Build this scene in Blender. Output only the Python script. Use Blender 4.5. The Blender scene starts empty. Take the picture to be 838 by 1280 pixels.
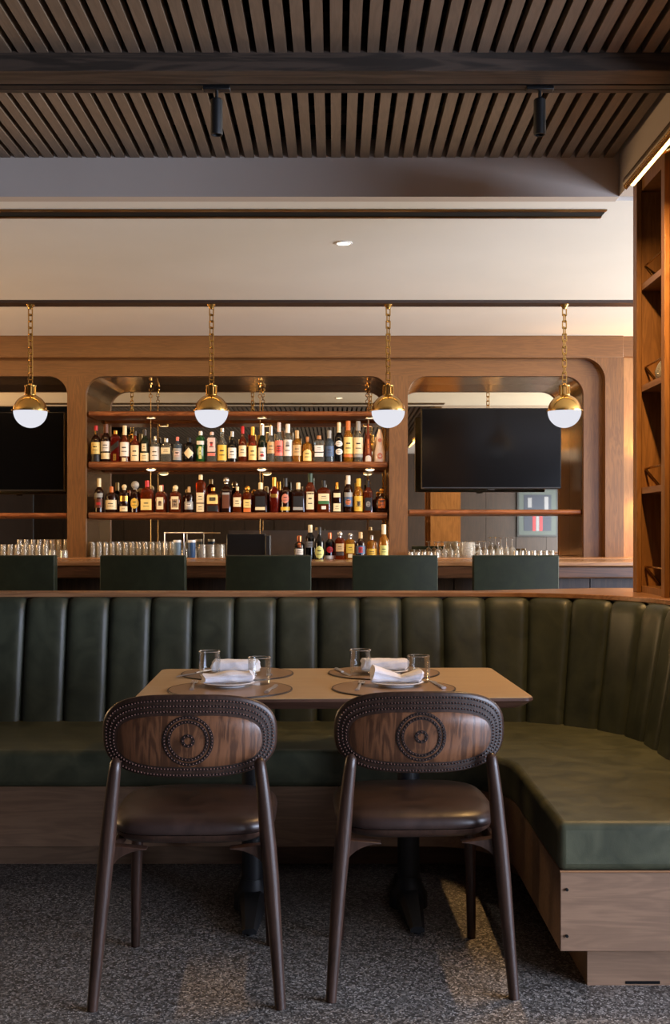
import bpy, math, random
from math import pi, sin, cos, radians as R
from mathutils import Vector, Matrix
random.seed(7)
scene = bpy.context.scene
C = scene.collection

# ------------------------------------------------------------------ camera frame helpers
F, CX, HY, EYE = 1400.0, 419.0, 668.0, 1.25
def PX(px, d): return (px - CX) * d / F
def PZ(py, d): return EYE - (py - HY) * d / F

# ------------------------------------------------------------------ materials
MATS = {}
def lin(c):
    return tuple(((v / 255.0) / 12.92 if v / 255.0 <= 0.04045 else ((v / 255.0 + 0.055) / 1.055) ** 2.4) for v in c) + (1.0,)

def new_mat(name):
    m = bpy.data.materials.new(name); m.use_nodes = True
    nt = m.node_tree; nt.nodes.clear()
    out = nt.nodes.new('ShaderNodeOutputMaterial')
    return m, nt, out

def N(nt, typ, **kw):
    n = nt.nodes.new(typ)
    for k, v in kw.items():
        if k.startswith('i_'): n.inputs[k[2:].replace('_', ' ')].default_value = v
        else: setattr(n, k, v)
    return n

def plain(name, rgb, rough=0.5, metal=0.0, spec=0.5, var=0.06, nscale=30, coat=0.0):
    if name in MATS: return MATS[name]
    m, nt, out = new_mat(name)
    b = N(nt, 'ShaderNodeBsdfPrincipled'); b.inputs['Roughness'].default_value = rough
    b.inputs['Metallic'].default_value = metal; b.inputs['Specular IOR Level'].default_value = spec
    b.inputs['Coat Weight'].default_value = coat
    tc = N(nt, 'ShaderNodeTexCoord'); no = N(nt, 'ShaderNodeTexNoise'); no.inputs['Scale'].default_value = nscale
    no.inputs['Detail'].default_value = 4
    nt.links.new(tc.outputs['Object'], no.inputs['Vector'])
    rp = N(nt, 'ShaderNodeValToRGB')
    l = lin(rgb)
    rp.color_ramp.elements[0].color = tuple(min(1, v * (1 - var)) for v in l[:3]) + (1,)
    rp.color_ramp.elements[1].color = tuple(min(1, v * (1 + var)) for v in l[:3]) + (1,)
    rp.color_ramp.elements[0].position = .3; rp.color_ramp.elements[1].position = .7
    nt.links.new(no.outputs['Fac'], rp.inputs['Fac'])
    nt.links.new(rp.outputs['Color'], b.inputs['Base Color'])
    nt.links.new(b.outputs[0], out.inputs['Surface'])
    MATS[name] = m; return m

def wood(name, dark, light, axis='z', scale=1.0, rough=0.42, fiber=0.25, spec=0.4, bands=0.5):
    m, nt, out = new_mat(name)
    b = N(nt, 'ShaderNodeBsdfPrincipled'); b.inputs['Roughness'].default_value = rough
    b.inputs['Specular IOR Level'].default_value = spec
    tc = N(nt, 'ShaderNodeTexCoord')
    def mapped(along, cross):
        mp = N(nt, 'ShaderNodeMapping')
        s = [cross * scale] * 3; s['xyz'.index(axis)] = along * scale
        mp.inputs['Scale'].default_value = s
        nt.links.new(tc.outputs['Object'], mp.inputs['Vector']); return mp
    m1 = mapped(0.9, 9.0)
    n1 = N(nt, 'ShaderNodeTexNoise'); n1.inputs['Scale'].default_value = 1.6; n1.inputs['Detail'].default_value = 5
    n1.inputs['Distortion'].default_value = 0.8
    nt.links.new(m1.outputs[0], n1.inputs['Vector'])
    # cathedral bands: sine of the noise field
    mul = N(nt, 'ShaderNodeMath', operation='MULTIPLY'); mul.inputs[1].default_value = 34.0
    nt.links.new(n1.outputs['Fac'], mul.inputs[0])
    sn = N(nt, 'ShaderNodeMath', operation='SINE'); nt.links.new(mul.outputs[0], sn.inputs[0])
    sc = N(nt, 'ShaderNodeMath', operation='MULTIPLY_ADD'); sc.inputs[1].default_value = 0.5 * bands; sc.inputs[2].default_value = 0.5
    nt.links.new(sn.outputs[0], sc.inputs[0])
    m2 = mapped(4.0, 130.0)
    n2 = N(nt, 'ShaderNodeTexNoise'); n2.inputs['Scale'].default_value = 1.5; n2.inputs['Detail'].default_value = 3
    nt.links.new(m2.outputs[0], n2.inputs['Vector'])
    a = N(nt, 'ShaderNodeMath', operation='MULTIPLY_ADD'); a.inputs[1].default_value = fiber * 2; 
    nt.links.new(n2.outputs['Fac'], a.inputs[0])
    sub = N(nt, 'ShaderNodeMath', operation='SUBTRACT'); sub.inputs[1].default_value = fiber
    nt.links.new(sc.outputs[0], sub.inputs[0]); nt.links.new(sub.outputs[0], a.inputs[2])
    n3 = N(nt, 'ShaderNodeTexNoise'); n3.inputs['Scale'].default_value = 2.2
    nt.links.new(tc.outputs['Object'], n3.inputs['Vector'])
    a2 = N(nt, 'ShaderNodeMath', operation='MULTIPLY_ADD'); a2.inputs[1].default_value = 0.5
    nt.links.new(n3.outputs['Fac'], a2.inputs[0])
    s2 = N(nt, 'ShaderNodeMath', operation='SUBTRACT'); s2.inputs[1].default_value = 0.25
    nt.links.new(a.outputs[0], s2.inputs[0]); nt.links.new(s2.outputs[0], a2.inputs[2])
    rp = N(nt, 'ShaderNodeValToRGB')
    rp.color_ramp.elements[0].color = lin(dark); rp.color_ramp.elements[1].color = lin(light)
    rp.color_ramp.elements[0].position = 0.1; rp.color_ramp.elements[1].position = 0.9
    nt.links.new(a2.outputs[0], rp.inputs['Fac']); nt.links.new(rp.outputs['Color'], b.inputs['Base Color'])
    bp = N(nt, 'ShaderNodeBump'); bp.inputs['Strength'].default_value = 0.08; bp.inputs['Distance'].default_value = 0.002
    nt.links.new(a.outputs[0], bp.inputs['Height']); nt.links.new(bp.outputs[0], b.inputs['Normal'])
    nt.links.new(b.outputs[0], out.inputs['Surface'])
    MATS[name] = m; return m

def leather(name, c1, c2, rough=0.42, spec=0.5, bump=0.12):
    m, nt, out = new_mat(name)
    b = N(nt, 'ShaderNodeBsdfPrincipled'); b.inputs['Specular IOR Level'].default_value = spec
    tc = N(nt, 'ShaderNodeTexCoord')
    n1 = N(nt, 'ShaderNodeTexNoise'); n1.inputs['Scale'].default_value = 9; n1.inputs['Detail'].default_value = 6; n1.inputs['Distortion'].default_value = 1.0
    nt.links.new(tc.outputs['Object'], n1.inputs['Vector'])
    rp = N(nt, 'ShaderNodeValToRGB'); rp.color_ramp.elements[0].color = lin(c1); rp.color_ramp.elements[1].color = lin(c2)
    rp.color_ramp.elements[0].position = .3; rp.color_ramp.elements[1].position = .75
    nt.links.new(n1.outputs['Fac'], rp.inputs['Fac']); nt.links.new(rp.outputs[0], b.inputs['Base Color'])
    mr = N(nt, 'ShaderNodeMapRange'); mr.inputs['To Min'].default_value = rough - .06; mr.inputs['To Max'].default_value = rough + .1
    nt.links.new(n1.outputs['Fac'], mr.inputs['Value']); nt.links.new(mr.outputs[0], b.inputs['Roughness'])
    v = N(nt, 'ShaderNodeTexVoronoi'); v.inputs['Scale'].default_value = 420
    nt.links.new(tc.outputs['Object'], v.inputs['Vector'])
    bp = N(nt, 'ShaderNodeBump'); bp.inputs['Strength'].default_value = bump; bp.inputs['Distance'].default_value = 0.001
    nt.links.new(v.outputs['Distance'], bp.inputs['Height'])
    n4 = N(nt, 'ShaderNodeTexNoise'); n4.inputs['Scale'].default_value = 14; n4.inputs['Detail'].default_value = 2
    nt.links.new(tc.outputs['Object'], n4.inputs['Vector'])
    bp2 = N(nt, 'ShaderNodeBump'); bp2.inputs['Strength'].default_value = 0.25; bp2.inputs['Distance'].default_value = 0.006
    nt.links.new(n4.outputs['Fac'], bp2.inputs['Height']); nt.links.new(bp.outputs[0], bp2.inputs['Normal'])
    nt.links.new(bp2.outputs[0], b.inputs['Normal'])
    nt.links.new(b.outputs[0], out.inputs['Surface'])
    MATS[name] = m; return m

def tinted_glass(name, rgb, body=0.0, body_rgb=None, rough=0.03, refl=1.0):
    if name in MATS: return MATS[name]
    m, nt, out = new_mat(name)
    tr = N(nt, 'ShaderNodeBsdfTransparent'); tr.inputs['Color'].default_value = lin(rgb)
    no = N(nt, 'ShaderNodeTexNoise'); no.inputs['Scale'].default_value = 25
    tc = N(nt, 'ShaderNodeTexCoord'); nt.links.new(tc.outputs['Object'], no.inputs['Vector'])
    gl = N(nt, 'ShaderNodeBsdfGlossy'); gl.inputs['Roughness'].default_value = rough
    base = tr
    if body > 0:
        df = N(nt, 'ShaderNodeBsdfDiffuse'); 
        rp = N(nt, 'ShaderNodeValToRGB'); l = lin(body_rgb or rgb)
        rp.color_ramp.elements[0].color = tuple(v * .8 for v in l[:3]) + (1,); rp.color_ramp.elements[1].color = tuple(min(1, v * 1.2) for v in l[:3]) + (1,)
        nt.links.new(no.outputs['Fac'], rp.inputs['Fac']); nt.links.new(rp.outputs[0], df.inputs['Color'])
        mx = N(nt, 'ShaderNodeMixShader'); mx.inputs[0].default_value = body
        nt.links.new(tr.outputs[0], mx.inputs[1]); nt.links.new(df.outputs[0], mx.inputs[2]); base = mx
    lw = N(nt, 'ShaderNodeLayerWeight'); lw.inputs['Blend'].default_value = 0.35
    pw = N(nt, 'ShaderNodeMath', operation='MULTIPLY'); pw.inputs[1].default_value = refl
    nt.links.new(lw.outputs['Fresnel'], pw.inputs[0])
    mx2 = N(nt, 'ShaderNodeMixShader'); nt.links.new(pw.outputs[0], mx2.inputs[0])
    nt.links.new(base.outputs[0], mx2.inputs[1]); nt.links.new(gl.outputs[0], mx2.inputs[2])
    nt.links.new(mx2.outputs[0], out.inputs['Surface'])
    MATS[name] = m; return m

def emit(name, rgb, strength):
    m, nt, out = new_mat(name)
    e = N(nt, 'ShaderNodeEmission'); e.inputs['Color'].default_value = lin(rgb); e.inputs['Strength'].default_value = strength
    nt.links.new(e.outputs[0], out.inputs['Surface']); MATS[name] = m; return m

def floor_mat():
    m, nt, out = new_mat('exposed_aggregate')
    b = N(nt, 'ShaderNodeBsdfPrincipled'); b.inputs['Roughness'].default_value = .42
    tc = N(nt, 'ShaderNodeTexCoord')
    def vor(scale):
        v = N(nt, 'ShaderNodeTexVoronoi'); v.inputs['Scale'].default_value = scale
        nt.links.new(tc.outputs['Object'], v.inputs['Vector'])
        s = N(nt, 'ShaderNodeSeparateColor'); nt.links.new(v.outputs['Color'], s.inputs[0]); return v, s
    v1, s1 = vor(240); v2, s2 = vor(115)
    r1 = N(nt, 'ShaderNodeValToRGB'); e = r1.color_ramp.elements
    e[0].position = 0; e[0].color = lin((52, 50, 48)); e[1].position = 1; e[1].color = lin((190, 186, 180))
    for p, c in ((.3, (78, 75, 72)), (.6, (108, 104, 99)), (.82, (136, 131, 124)), (.92, (196, 191, 184))):
        x = e.new(p); x.color = lin(c)
    nt.links.new(s1.outputs[0], r1.inputs['Fac'])
    r2 = N(nt, 'ShaderNodeValToRGB'); e = r2.color_ramp.elements
    e[0].position = .2; e[0].color = lin((70, 66, 62)); e[1].position = .95; e[1].color = lin((165, 158, 150))
    nt.links.new(s2.outputs[1], r2.inputs['Fac'])
    gt = N(nt, 'ShaderNodeMath', operation='GREATER_THAN'); gt.inputs[1].default_value = .78
    nt.links.new(s2.outputs[2], gt.inputs[0])
    mx = N(nt, 'ShaderNodeMix', data_type='RGBA'); nt.links.new(gt.outputs[0], mx.inputs[0])
    nt.links.new(r1.outputs[0], mx.inputs[6]); nt.links.new(r2.outputs[0], mx.inputs[7])
    n = N(nt, 'ShaderNodeTexNoise'); n.inputs['Scale'].default_value = 3; nt.links.new(tc.outputs['Object'], n.inputs['Vector'])
    mr = N(nt, 'ShaderNodeMapRange'); mr.inputs['To Min'].default_value = .8; mr.inputs['To Max'].default_value = 1.15
    nt.links.new(n.outputs['Fac'], mr.inputs['Value'])
    hs = N(nt, 'ShaderNodeHueSaturation'); nt.links.new(mr.outputs[0], hs.inputs['Value']); nt.links.new(mx.outputs[2], hs.inputs['Color'])
    nt.links.new(hs.outputs[0], b.inputs['Base Color'])
    bp = N(nt, 'ShaderNodeBump'); bp.inputs['Strength'].default_value = .3; bp.inputs['Distance'].default_value = .002
    nt.links.new(v1.outputs['Distance'], bp.inputs['Height']); nt.links.new(bp.outputs[0], b.inputs['Normal'])
    nt.links.new(b.outputs[0], out.inputs['Surface']); return m

def mirror_mat(name, rgb, rough):
    m, nt, out = new_mat(name)
    b = N(nt, 'ShaderNodeBsdfPrincipled'); b.inputs['Metallic'].default_value = 1
    tc = N(nt, 'ShaderNodeTexCoord'); n = N(nt, 'ShaderNodeTexNoise'); n.inputs['Scale'].default_value = 3; n.inputs['Detail'].default_value = 6
    nt.links.new(tc.outputs['Object'], n.inputs['Vector'])
    l = lin(rgb); rp = N(nt, 'ShaderNodeValToRGB')
    rp.color_ramp.elements[0].color = tuple(v * .85 for v in l[:3]) + (1,); rp.color_ramp.elements[1].color = l
    nt.links.new(n.outputs['Fac'], rp.inputs['Fac']); nt.links.new(rp.outputs[0], b.inputs['Base Color'])
    b.inputs['Roughness'].default_value = rough
    nt.links.new(b.outputs[0], out.inputs['Surface']); MATS[name] = m; return m

W_wall_v = wood('wall_oak_vertical', (80, 51, 25), (116, 79, 42), 'z', scale=1.7, bands=.3)
W_wall_h = wood('wall_oak_horizontal', (82, 52, 25), (114, 77, 41), 'x', scale=1.7, bands=.25)
W_shelf = wood('shelf_walnut', (92, 50, 26), (138, 82, 46), 'x', rough=.3)
W_bar = wood('bar_walnut', (58, 38, 26), (96, 64, 44), 'x', rough=.35)
W_barface = wood('bar_face_walnut', (46, 34, 26), (72, 54, 42), 'z')
W_slat = wood('ceiling_slat_oak', (92, 77, 62), (124, 105, 87), 'y', rough=.5, bands=.2, scale=1.5)
W_beam = wood('ceiling_beam_oak', (40, 33, 27), (64, 52, 43), 'x', rough=.5, bands=.8)
W_unit = wood('display_unit_walnut', (108, 70, 34), (156, 108, 60), 'z', rough=.4, bands=.3, scale=1.5)
W_unit_edge = wood('display_unit_edge', (120, 82, 56), (160, 118, 86), 'y', rough=.4)
W_chair = wood('chair_dark_ash', (44, 30, 23), (68, 47, 37), 'z', scale=2.0, rough=.36, bands=.4)
W_chair_panel = wood('chair_panel_ash', (74, 47, 31), (116, 76, 50), 'z', scale=1.7, rough=.36, bands=.8)
W_table = wood('table_oak', (168, 142, 108), (188, 162, 124), 'x', scale=1.2, rough=.35, fiber=.2, bands=.25)
W_table_edge = wood('table_edge_dark', (84, 58, 46), (112, 80, 64), 'x', rough=.4)
W_base = wood('banquette_base_ash', (112, 86, 66), (148, 116, 90), 'x', scale=1.3, rough=.55, bands=.3)
W_ledge = wood('ledge_ash', (120, 84, 56), (160, 116, 80), 'x', rough=.28)
W_rear = wood('rear_wall_walnut', (38, 26, 18), (56, 39, 28), 'z')
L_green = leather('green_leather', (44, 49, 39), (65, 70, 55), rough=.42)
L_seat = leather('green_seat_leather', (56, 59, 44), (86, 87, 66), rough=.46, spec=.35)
L_stool = leather('stool_green_leather', (25, 31, 20), (36, 44, 29), rough=.55, spec=.25)
L_brown = leather('brown_leather', (42, 31, 28), (66, 49, 43), rough=.36)
M_plaster = plain('ceiling_plaster', (208, 204, 197), .8, spec=.2, var=.02, nscale=2)
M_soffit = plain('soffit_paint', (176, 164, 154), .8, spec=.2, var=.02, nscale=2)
M_black = plain('black_metal', (16, 16, 17), .45)
M_blackpaint = plain('black_paint', (9, 9, 9), .8, spec=.2)
M_iron = plain('cast_iron', (24, 25, 27), .5)
M_brass = plain('brass', (190, 154, 90), .2, metal=1.0, var=.08, nscale=12)
M_brass_dark = plain('aged_brass', (128, 96, 52), .3, metal=1.0, var=.2, nscale=6)
M_bronze = mirror_mat('bronze_lining', (206, 160, 96), .2)
M_mirror = mirror_mat('antique_mirror', (240, 228, 202), .015)
M_screen = plain('screen_glass', (6, 6, 7), .14, spec=.3)
M_chrome = plain('polished_steel', (220, 220, 224), .28, metal=.85)
M_white = plain('white_porcelain', (225, 226, 230), .15)
M_napkin = plain('white_linen', (228, 228, 234), .9, spec=.1, var=.04, nscale=200)
M_mat = plain('placemat_leather', (146, 118, 88), .3, var=.06)
M_matrim = plain('placemat_rim', (46, 36, 30), .4)
M_glass = tinted_glass('clear_glass', (250, 251, 251), refl=.38)
M_glass2 = tinted_glass('bar_glass', (225, 225, 222), body=.26, body_rgb=(228, 222, 210), refl=.8)
M_steel = plain('brushed_steel', (150, 140, 125), .3, metal=1.0, var=.2, nscale=4)
M_opal = emit('opal_glass', (224, 224, 232), 1.05)
M_lens = emit('lamp_lens', (255, 236, 200), 6.0)
M_puck = emit('puck_lens', (255, 238, 205), 2.2)
M_tube = emit('lamp_tube', (255, 206, 122), 8.0)
M_floor = floor_mat()

# ------------------------------------------------------------------ mesh builder
class MB:
    def __init__(s): s.v = []; s.f = []
    def add(s, vs, fs):
        o = len(s.v); s.v += [tuple(p) for p in vs]; s.f += [tuple(i + o for i in f) for f in fs]; return s
    def box(s, x0, x1, y0, y1, z0, z1):
        if x0 > x1: x0, x1 = x1, x0
        if y0 > y1: y0, y1 = y1, y0
        if z0 > z1: z0, z1 = z1, z0
        return s.add([(x0, y0, z0), (x1, y0, z0), (x1, y1, z0), (x0, y1, z0), (x0, y0, z1), (x1, y0, z1), (x1, y1, z1), (x0, y1, z1)],
              [(0, 3, 2, 1), (4, 5, 6, 7), (0, 1, 5, 4), (1, 2, 6, 5), (2, 3, 7, 6), (3, 0, 4, 7)])
    def prism(s, poly, a0, a1, axis='z'):
        """poly: 2D points counter-clockwise; z: (x,y) plan, y: (x,z) front, x: (y,z) side"""
        n = len(poly)
        def P(p, a):
            return (p[0], p[1], a) if axis == 'z' else ((p[0], a, p[1]) if axis == 'y' else (a, p[0], p[1]))
        vs = [P(p, a0) for p in poly] + [P(p, a1) for p in poly]
        lo, hi = tuple(range(n)), tuple(range(n, 2 * n))
        fs = [lo[::-1], hi] + [(i, (i + 1) % n, n + (i + 1) % n, n + i) for i in range(n)]
        if axis == 'y': fs = [f[::-1] for f in fs]
        return s.add(vs, fs)
    def tube(s, pts, rad, n=10, cap=True, flat=(1, 1)):
        pts = [Vector(p) for p in pts]
        if not hasattr(rad, '__len__'): rad = [rad] * len(pts)
        vs, fs = [], []
        up = None
        for i, p in enumerate(pts):
            t = (pts[min(i + 1, len(pts) - 1)] - pts[max(i - 1, 0)]).normalized()
            if up is None:
                up = Vector((0, 0, 1)) if abs(t.z) < .9 else Vector((0, 1, 0))
            a = t.cross(up).normalized(); b = a.cross(t).normalized(); up = b
            for k in range(n):
                q = 2 * pi * k / n
                vs.append(p + a * cos(q) * rad[i] * flat[0] + b * sin(q) * rad[i] * flat[1])
        for i in range(len(pts) - 1):
            for k in range(n):
                k2 = (k + 1) % n
                fs.append((i * n + k, (i + 1) * n + k, (i + 1) * n + k2, i * n + k2))
        if cap:
            fs.append(tuple(range(n))); fs.append(tuple(range((len(pts) - 1) * n, len(pts) * n))[::-1])
        return s.add(vs, fs)
    def lathe(s, prof, c=(0, 0, 0), n=24, e=2.0, cap=True, sx=1.0, sy=1.0):
        vs, fs = [], []
        def rad(q):
            return 1.0 if e == 2.0 else (abs(cos(q)) ** e + abs(sin(q)) ** e) ** (-1.0 / e)
        for (r, z) in prof:
            for k in range(n):
                q = 2 * pi * (k + .5) / n; f = rad(q)
                vs.append((c[0] + r * f * cos(q) * sx, c[1] + r * f * sin(q) * sy, c[2] + z))
        for i in range(len(prof) - 1):
            for k in range(n):
                k2 = (k + 1) % n
                fs.append((i * n + k, i * n + k2, (i + 1) * n + k2, (i + 1) * n + k))
        if cap:
            if prof[0][0] > 1e-5: fs.append(tuple(range(n))[::-1])
            if prof[-1][0] > 1e-5: fs.append(tuple(range((len(prof) - 1) * n, len(prof) * n)))
        return s.add(vs, fs)
    def grid(s, rows, closed_u=False):
        nv, nu = len(rows), len(rows[0]); vs = [p for r in rows for p in r]; fs = []
        for i in range(nv - 1):
            for j in range(nu if closed_u else nu - 1):
                j2 = (j + 1) % nu
                fs.append((i * nu + j, i * nu + j2, (i + 1) * nu + j2, (i + 1) * nu + j))
        return s.add(vs, fs)
    def torus(s, c, Rr, r, n=24, m=6, axis='z', sx=1.0):
        rows = []
        for i in range(n + 1):
            q = 2 * pi * i / n
            row = []
            for j in range(m):
                w = 2 * pi * j / m; rr = Rr + r * cos(w)
                a, b, h = rr * cos(q) * sx, rr * sin(q), r * sin(w)
                row.append((c[0] + a, c[1] + b, c[2] + h) if axis == 'z' else ((c[0] + a, c[1] + h, c[2] + b) if axis == 'y' else (c[0] + h, c[1] + a, c[2] + b)))
            rows.append(row)
        return s.grid(rows, closed_u=True)
    def build(s, name, mat, parent=None, loc=None, rot=None, smooth=35, bevel=None):
        me = bpy.data.meshes.new(name); me.from_pydata(s.v, [], s.f); me.validate(); me.update()
        if smooth:
            me.shade_smooth(); me.set_sharp_from_angle(angle=R(smooth))
        me.materials.append(mat)
        o = bpy.data.objects.new(name, me); C.objects.link(o)
        if parent is not None: o.parent = parent
        if loc is not None: o.location = loc
        if rot is not None: o.rotation_euler = rot
        if bevel:
            b = o.modifiers.new('edge', 'BEVEL'); b.width = bevel[0]; b.segments = bevel[1]; b.limit_method = 'ANGLE'; b.angle_limit = R(40)
            b.harden_normals = False
        return o

def tag(o, label, cat, group=None):
    o['label'] = label; o['category'] = cat
    if group: o['group'] = group
    return o
def thing(name, label, cat, loc=(0, 0, 0), rz=0.0, group=None):
    o = bpy.data.objects.new(name, None); C.objects.link(o); o.empty_display_size = .1
    o.location = loc; o.rotation_euler = (0, 0, rz); return tag(o, label, cat, group)
def struct(mb, name, mat, **kw):
    o = mb.build(name, mat, **kw); o['kind'] = 'structure'; return o
kids = {}
def dup(root, loc, rz=None, label=None, group=None):
    def cp(o, par):
        c = o.copy(); C.objects.link(c)
        if par is not None: c.parent = par
        for ch in [x for x in bpy.data.objects if x.parent == o]: cp(ch, c)
        return c
    r = cp(root, None); r.location = loc
    if rz is not None: r.rotation_euler = (0, 0, rz)
    if label: r['label'] = label
    if group: r['group'] = group
    return r

# ================================================================== ROOM SHELL
XL, XR, YB, YF = -6.2, 5.2, -3.0, 10.05
struct(MB().box(XL, XR, YB, YF + .1, -.1, 0), 'floor', M_floor, smooth=None)
ZC = 2.91
struct(MB().box(XL, XR, 5.57, YF + .1, ZC, ZC + .08), 'ceiling', M_plaster, smooth=None)
# lowered ceiling over the right side of the room
struct(MB().box(1.396, XR, YB, 5.50, ZC, ZC + .5), 'ceiling', M_soffit, smooth=None)
struct(MB().box(XL, 1.396, YB, 5.5, 3.32, 3.40), 'ceiling', M_blackpaint, smooth=None)
struct(MB().box(XL, 1.396, 5.50, 5.58, ZC - .002, 3.40), 'wall_soffit', M_soffit, smooth=None)
struct(MB().box(XL - .1, XL, YB, YF + .1, 0, 3.4), 'wall_left', W_rear, smooth=None)
struct(MB().box(XL, XR, YF, YF + .1, 0, 3.0), 'wall_back', W_barface, smooth=None)
# right wall with two window openings, unseen and assumed from the daylight
wr = MB()
assumed_wins = [(-2.6, 2.55, .35, 2.15), (5.2, 8.9, .9, 2.75)]
wr.box(XR, XR + .12, YB, assumed_wins[0][0], 0, 3.4); wr.box(XR, XR + .12, assumed_wins[0][1], assumed_wins[1][0], 0, 3.4); wr.box(XR, XR + .12, assumed_wins[1][1], YF + .1, 0, 3.4)
for w in assumed_wins:
    wr.box(XR, XR + .12, w[0], w[1], 0, w[2]); wr.box(XR, XR + .12, w[0], w[1], w[3], 3.4)
struct(wr, 'wall_right', M_plaster, smooth=None)
for i, w in enumerate(assumed_wins):
    fr = MB(); y0, y1, z0, z1 = w; t = .05
    fr.box(XR + .02, XR + .08, y0, y1, z0, z0 + t); fr.box(XR + .02, XR + .08, y0, y1, z1 - t, z1)
    k = 4
    for j in range(k + 1):
        yy = y0 + (y1 - y0 - t) * j / k; fr.box(XR + .02, XR + .08, yy, yy + t, z0, z1)
    struct(fr, 'window_%d' % (i + 1), M_black, smooth=None)  # frames of the two assumed windows
fr = MB()
for y in (5.66, 6.7, 7.7, 8.70): fr.box(XL + .0, XL + .06, y, y + .05, 1.26, 2.54)
for z in (1.26, 2.5): fr.box(XL + .0, XL + .06, 5.66, 8.75, z, z + .04)
struct(fr, 'window_3', M_black, smooth=None)  # frame added around the warm fill light; the wall has no opening here
# rear wall (behind the camera, seen in the bar mirrors): vertical boards
rb = MB(); x = XL
while x < XR:
    wdt = .62; rb.box(x + .004, min(x + wdt, XR) - .004, YB - .08, YB + (.0 if int(x * 7) % 2 else .015), 0, 3.4); x += wdt
rb.box(XL, XR, YB - .1, YB - .02, 0, 3.4)
struct(rb, 'wall_rear', W_rear, smooth=None)

# slatted timber ceiling
def slats(y0, y1):
    m = MB(); x = 1.396 - .03
    while x > -3.6:
        m.box(x - .0445, x, y0, y1, 3.10, 3.145); x -= .0705
    return m
struct(slats(4.63, 5.5), 'trim_1', W_slat, smooth=None)
struct(slats(-2.9, 4.30), 'trim_2', W_slat, smooth=None)
bat = MB()
for yb in (5.33, 4.95, 4.06, 3.4, 2.6, 1.8, 1.0, .2, -.6, -1.4, -2.2): bat.box(-3.6, 1.396, yb, yb + .045, 3.145, 3.2)
struct(bat, 'trim_3', M_blackpaint, smooth=None)
struct(MB().box(-3.6, 1.396, 4.30, 4.43, 3.03, 3.2), 'trim_4', W_beam, smooth=None, bevel=(.003, 1))
struct(MB().box(-3.6, 1.396, 4.60, 4.63, 3.075, 3.2), 'trim_5', W_beam, smooth=None)
# black lighting track
t = thing('ceiling_track', 'long black lighting track running beside the ceiling beam', 'lighting track', (-1.1, 4.515, 3.06))
MB().box(-2.5, 2.49, -.08, .08, .02, .04).build('track_channel', M_blackpaint, t)
MB().box(-2.5, 2.49, -.02, .02, -.008, .02).build('track_rail', M_black, t)
for px, lab in ((271, 'black cylinder spotlight on the ceiling track, left one of the pair'), (675, 'black cylinder spotlight on the ceiling track, right one near the display unit')):
    X = PX(px, 4.515)
    t = thing('track_spotlight', lab, 'spotlight', (X, 4.515, 3.05), 0, 'track spotlights')
    MB().box(-.055, .055, -.018, .018, -.012, .002).build('adapter', M_black, t, bevel=(.003, 2))
    MB().tube([(0, 0, -.012), (0, 0, -.05)], .007).build('stem', M_black, t)
    MB().lathe([(.0, -.045), (.020, -.045), (.024, -.05), (.0245, -.185), (.0235, -.19), (.019, -.19), (.018, -.17), (0, -.17)], n=20).build('can', M_black, t)

# linear slot diffuser, pendant channel, downlight
t = thing('ceiling_vent', 'long slim black slot diffuser set in the cream bar ceiling', 'air vent', (-1.3, 5.79, ZC - .001))
MB().box(-2.6, 2.69, -.075, -.045, -.006, 0).build('flange', M_brass_dark, t, smooth=None)
MB().box(-2.6, 2.69, .045, .075, -.006, 0).build('flange', M_brass_dark, t, smooth=None)
MB().box(-2.6, 2.69, -.045, .045, -.002, -.0005).build('slot', M_blackpaint, t, smooth=None)
t = thing('pendant_channel', 'dark brown strip across the bar ceiling that carries the pendants', 'ceiling strip', (-1.2, 8.0, ZC))
MB().box(-4.2, 4.3, -.07, .07, -.02, 0).build('channel', plain('dark_strip', (48, 32, 24), .5), t, smooth=None)
dl = thing('ceiling_downlight', 'small round lit downlight in the cream bar ceiling', 'downlight', (PX(430, 6.38), 6.38, ZC))
MB().lathe([(.048, 0), (.05, -.004), (.040, -.006), (.036, -.002)], n=28, cap=False).build('trim_ring', M_white, dl)
MB().lathe([(0, -.003), (.037, -.003)], n=28, cap=False).build('lens', M_lens, dl)

# ================================================================== BACK BAR WALL
D0, D1, DM = 9.35, 9.45, 10.0
zt = PZ(470, D1); r0 = .16
op = [(-5.0, PX(84, D1)), (PX(107, D1), PX(487, D1)), (PX(510, D1), PX(730, D1))]
ZB = 1.06
def fillet(m, xc, zc, sx, r, y0, y1, n=10):
    """the wood left between a square corner and a round arch corner; (xc,zc) is the square corner"""
    poly = [(xc, zc)]
    arc = [(xc - sx * r + sx * r * sin(a), zc - r + r * cos(a)) for a in [pi / 2 * i / n for i in range(n + 1)]]
    poly += arc[::-1] if sx > 0 else arc[::-1]
    if sx > 0: poly = poly[::-1]
    m.prism(poly, y0, y1, 'y')
m = MB()
m.box(-5.0, op[0][0] - .15, D1, D1 + .06, ZB, zt)
m.box(op[0][1], op[1][0], D1, D1 + .06, ZB, zt); m.box(op[1][1], op[2][0], D1, D1 + .06, ZB, zt); m.box(op[2][1], 2.34, D1, D1 + .06, ZB, zt)
struct(m, 'wall_back_pillars', W_wall_v, smooth=None)
m = MB(); m.box(-5.0, 2.34, D1, D1 + .06, zt, ZC)
for a, b in op:
    fillet(m, b, zt, 1, r0, D1, D1 + .06)
    if a > -4.9: fillet(m, a, zt, -1, r0, D1, D1 + .06)
struct(m, 'wall_back_arches', W_wall_h)
zh = PZ(447, D0); xs = PX(757, D0)
m = MB(); m.box(-5.0, xs + .155, D0, D1, zh, ZC); struct(m, 'wall_back_header', W_wall_h, bevel=(.006, 2))
m = MB(); m.box(xs, xs + .155, D0, D1, ZB, zh); fillet(m, xs, zh, 1, .19, D0, D1, 12)
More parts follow.
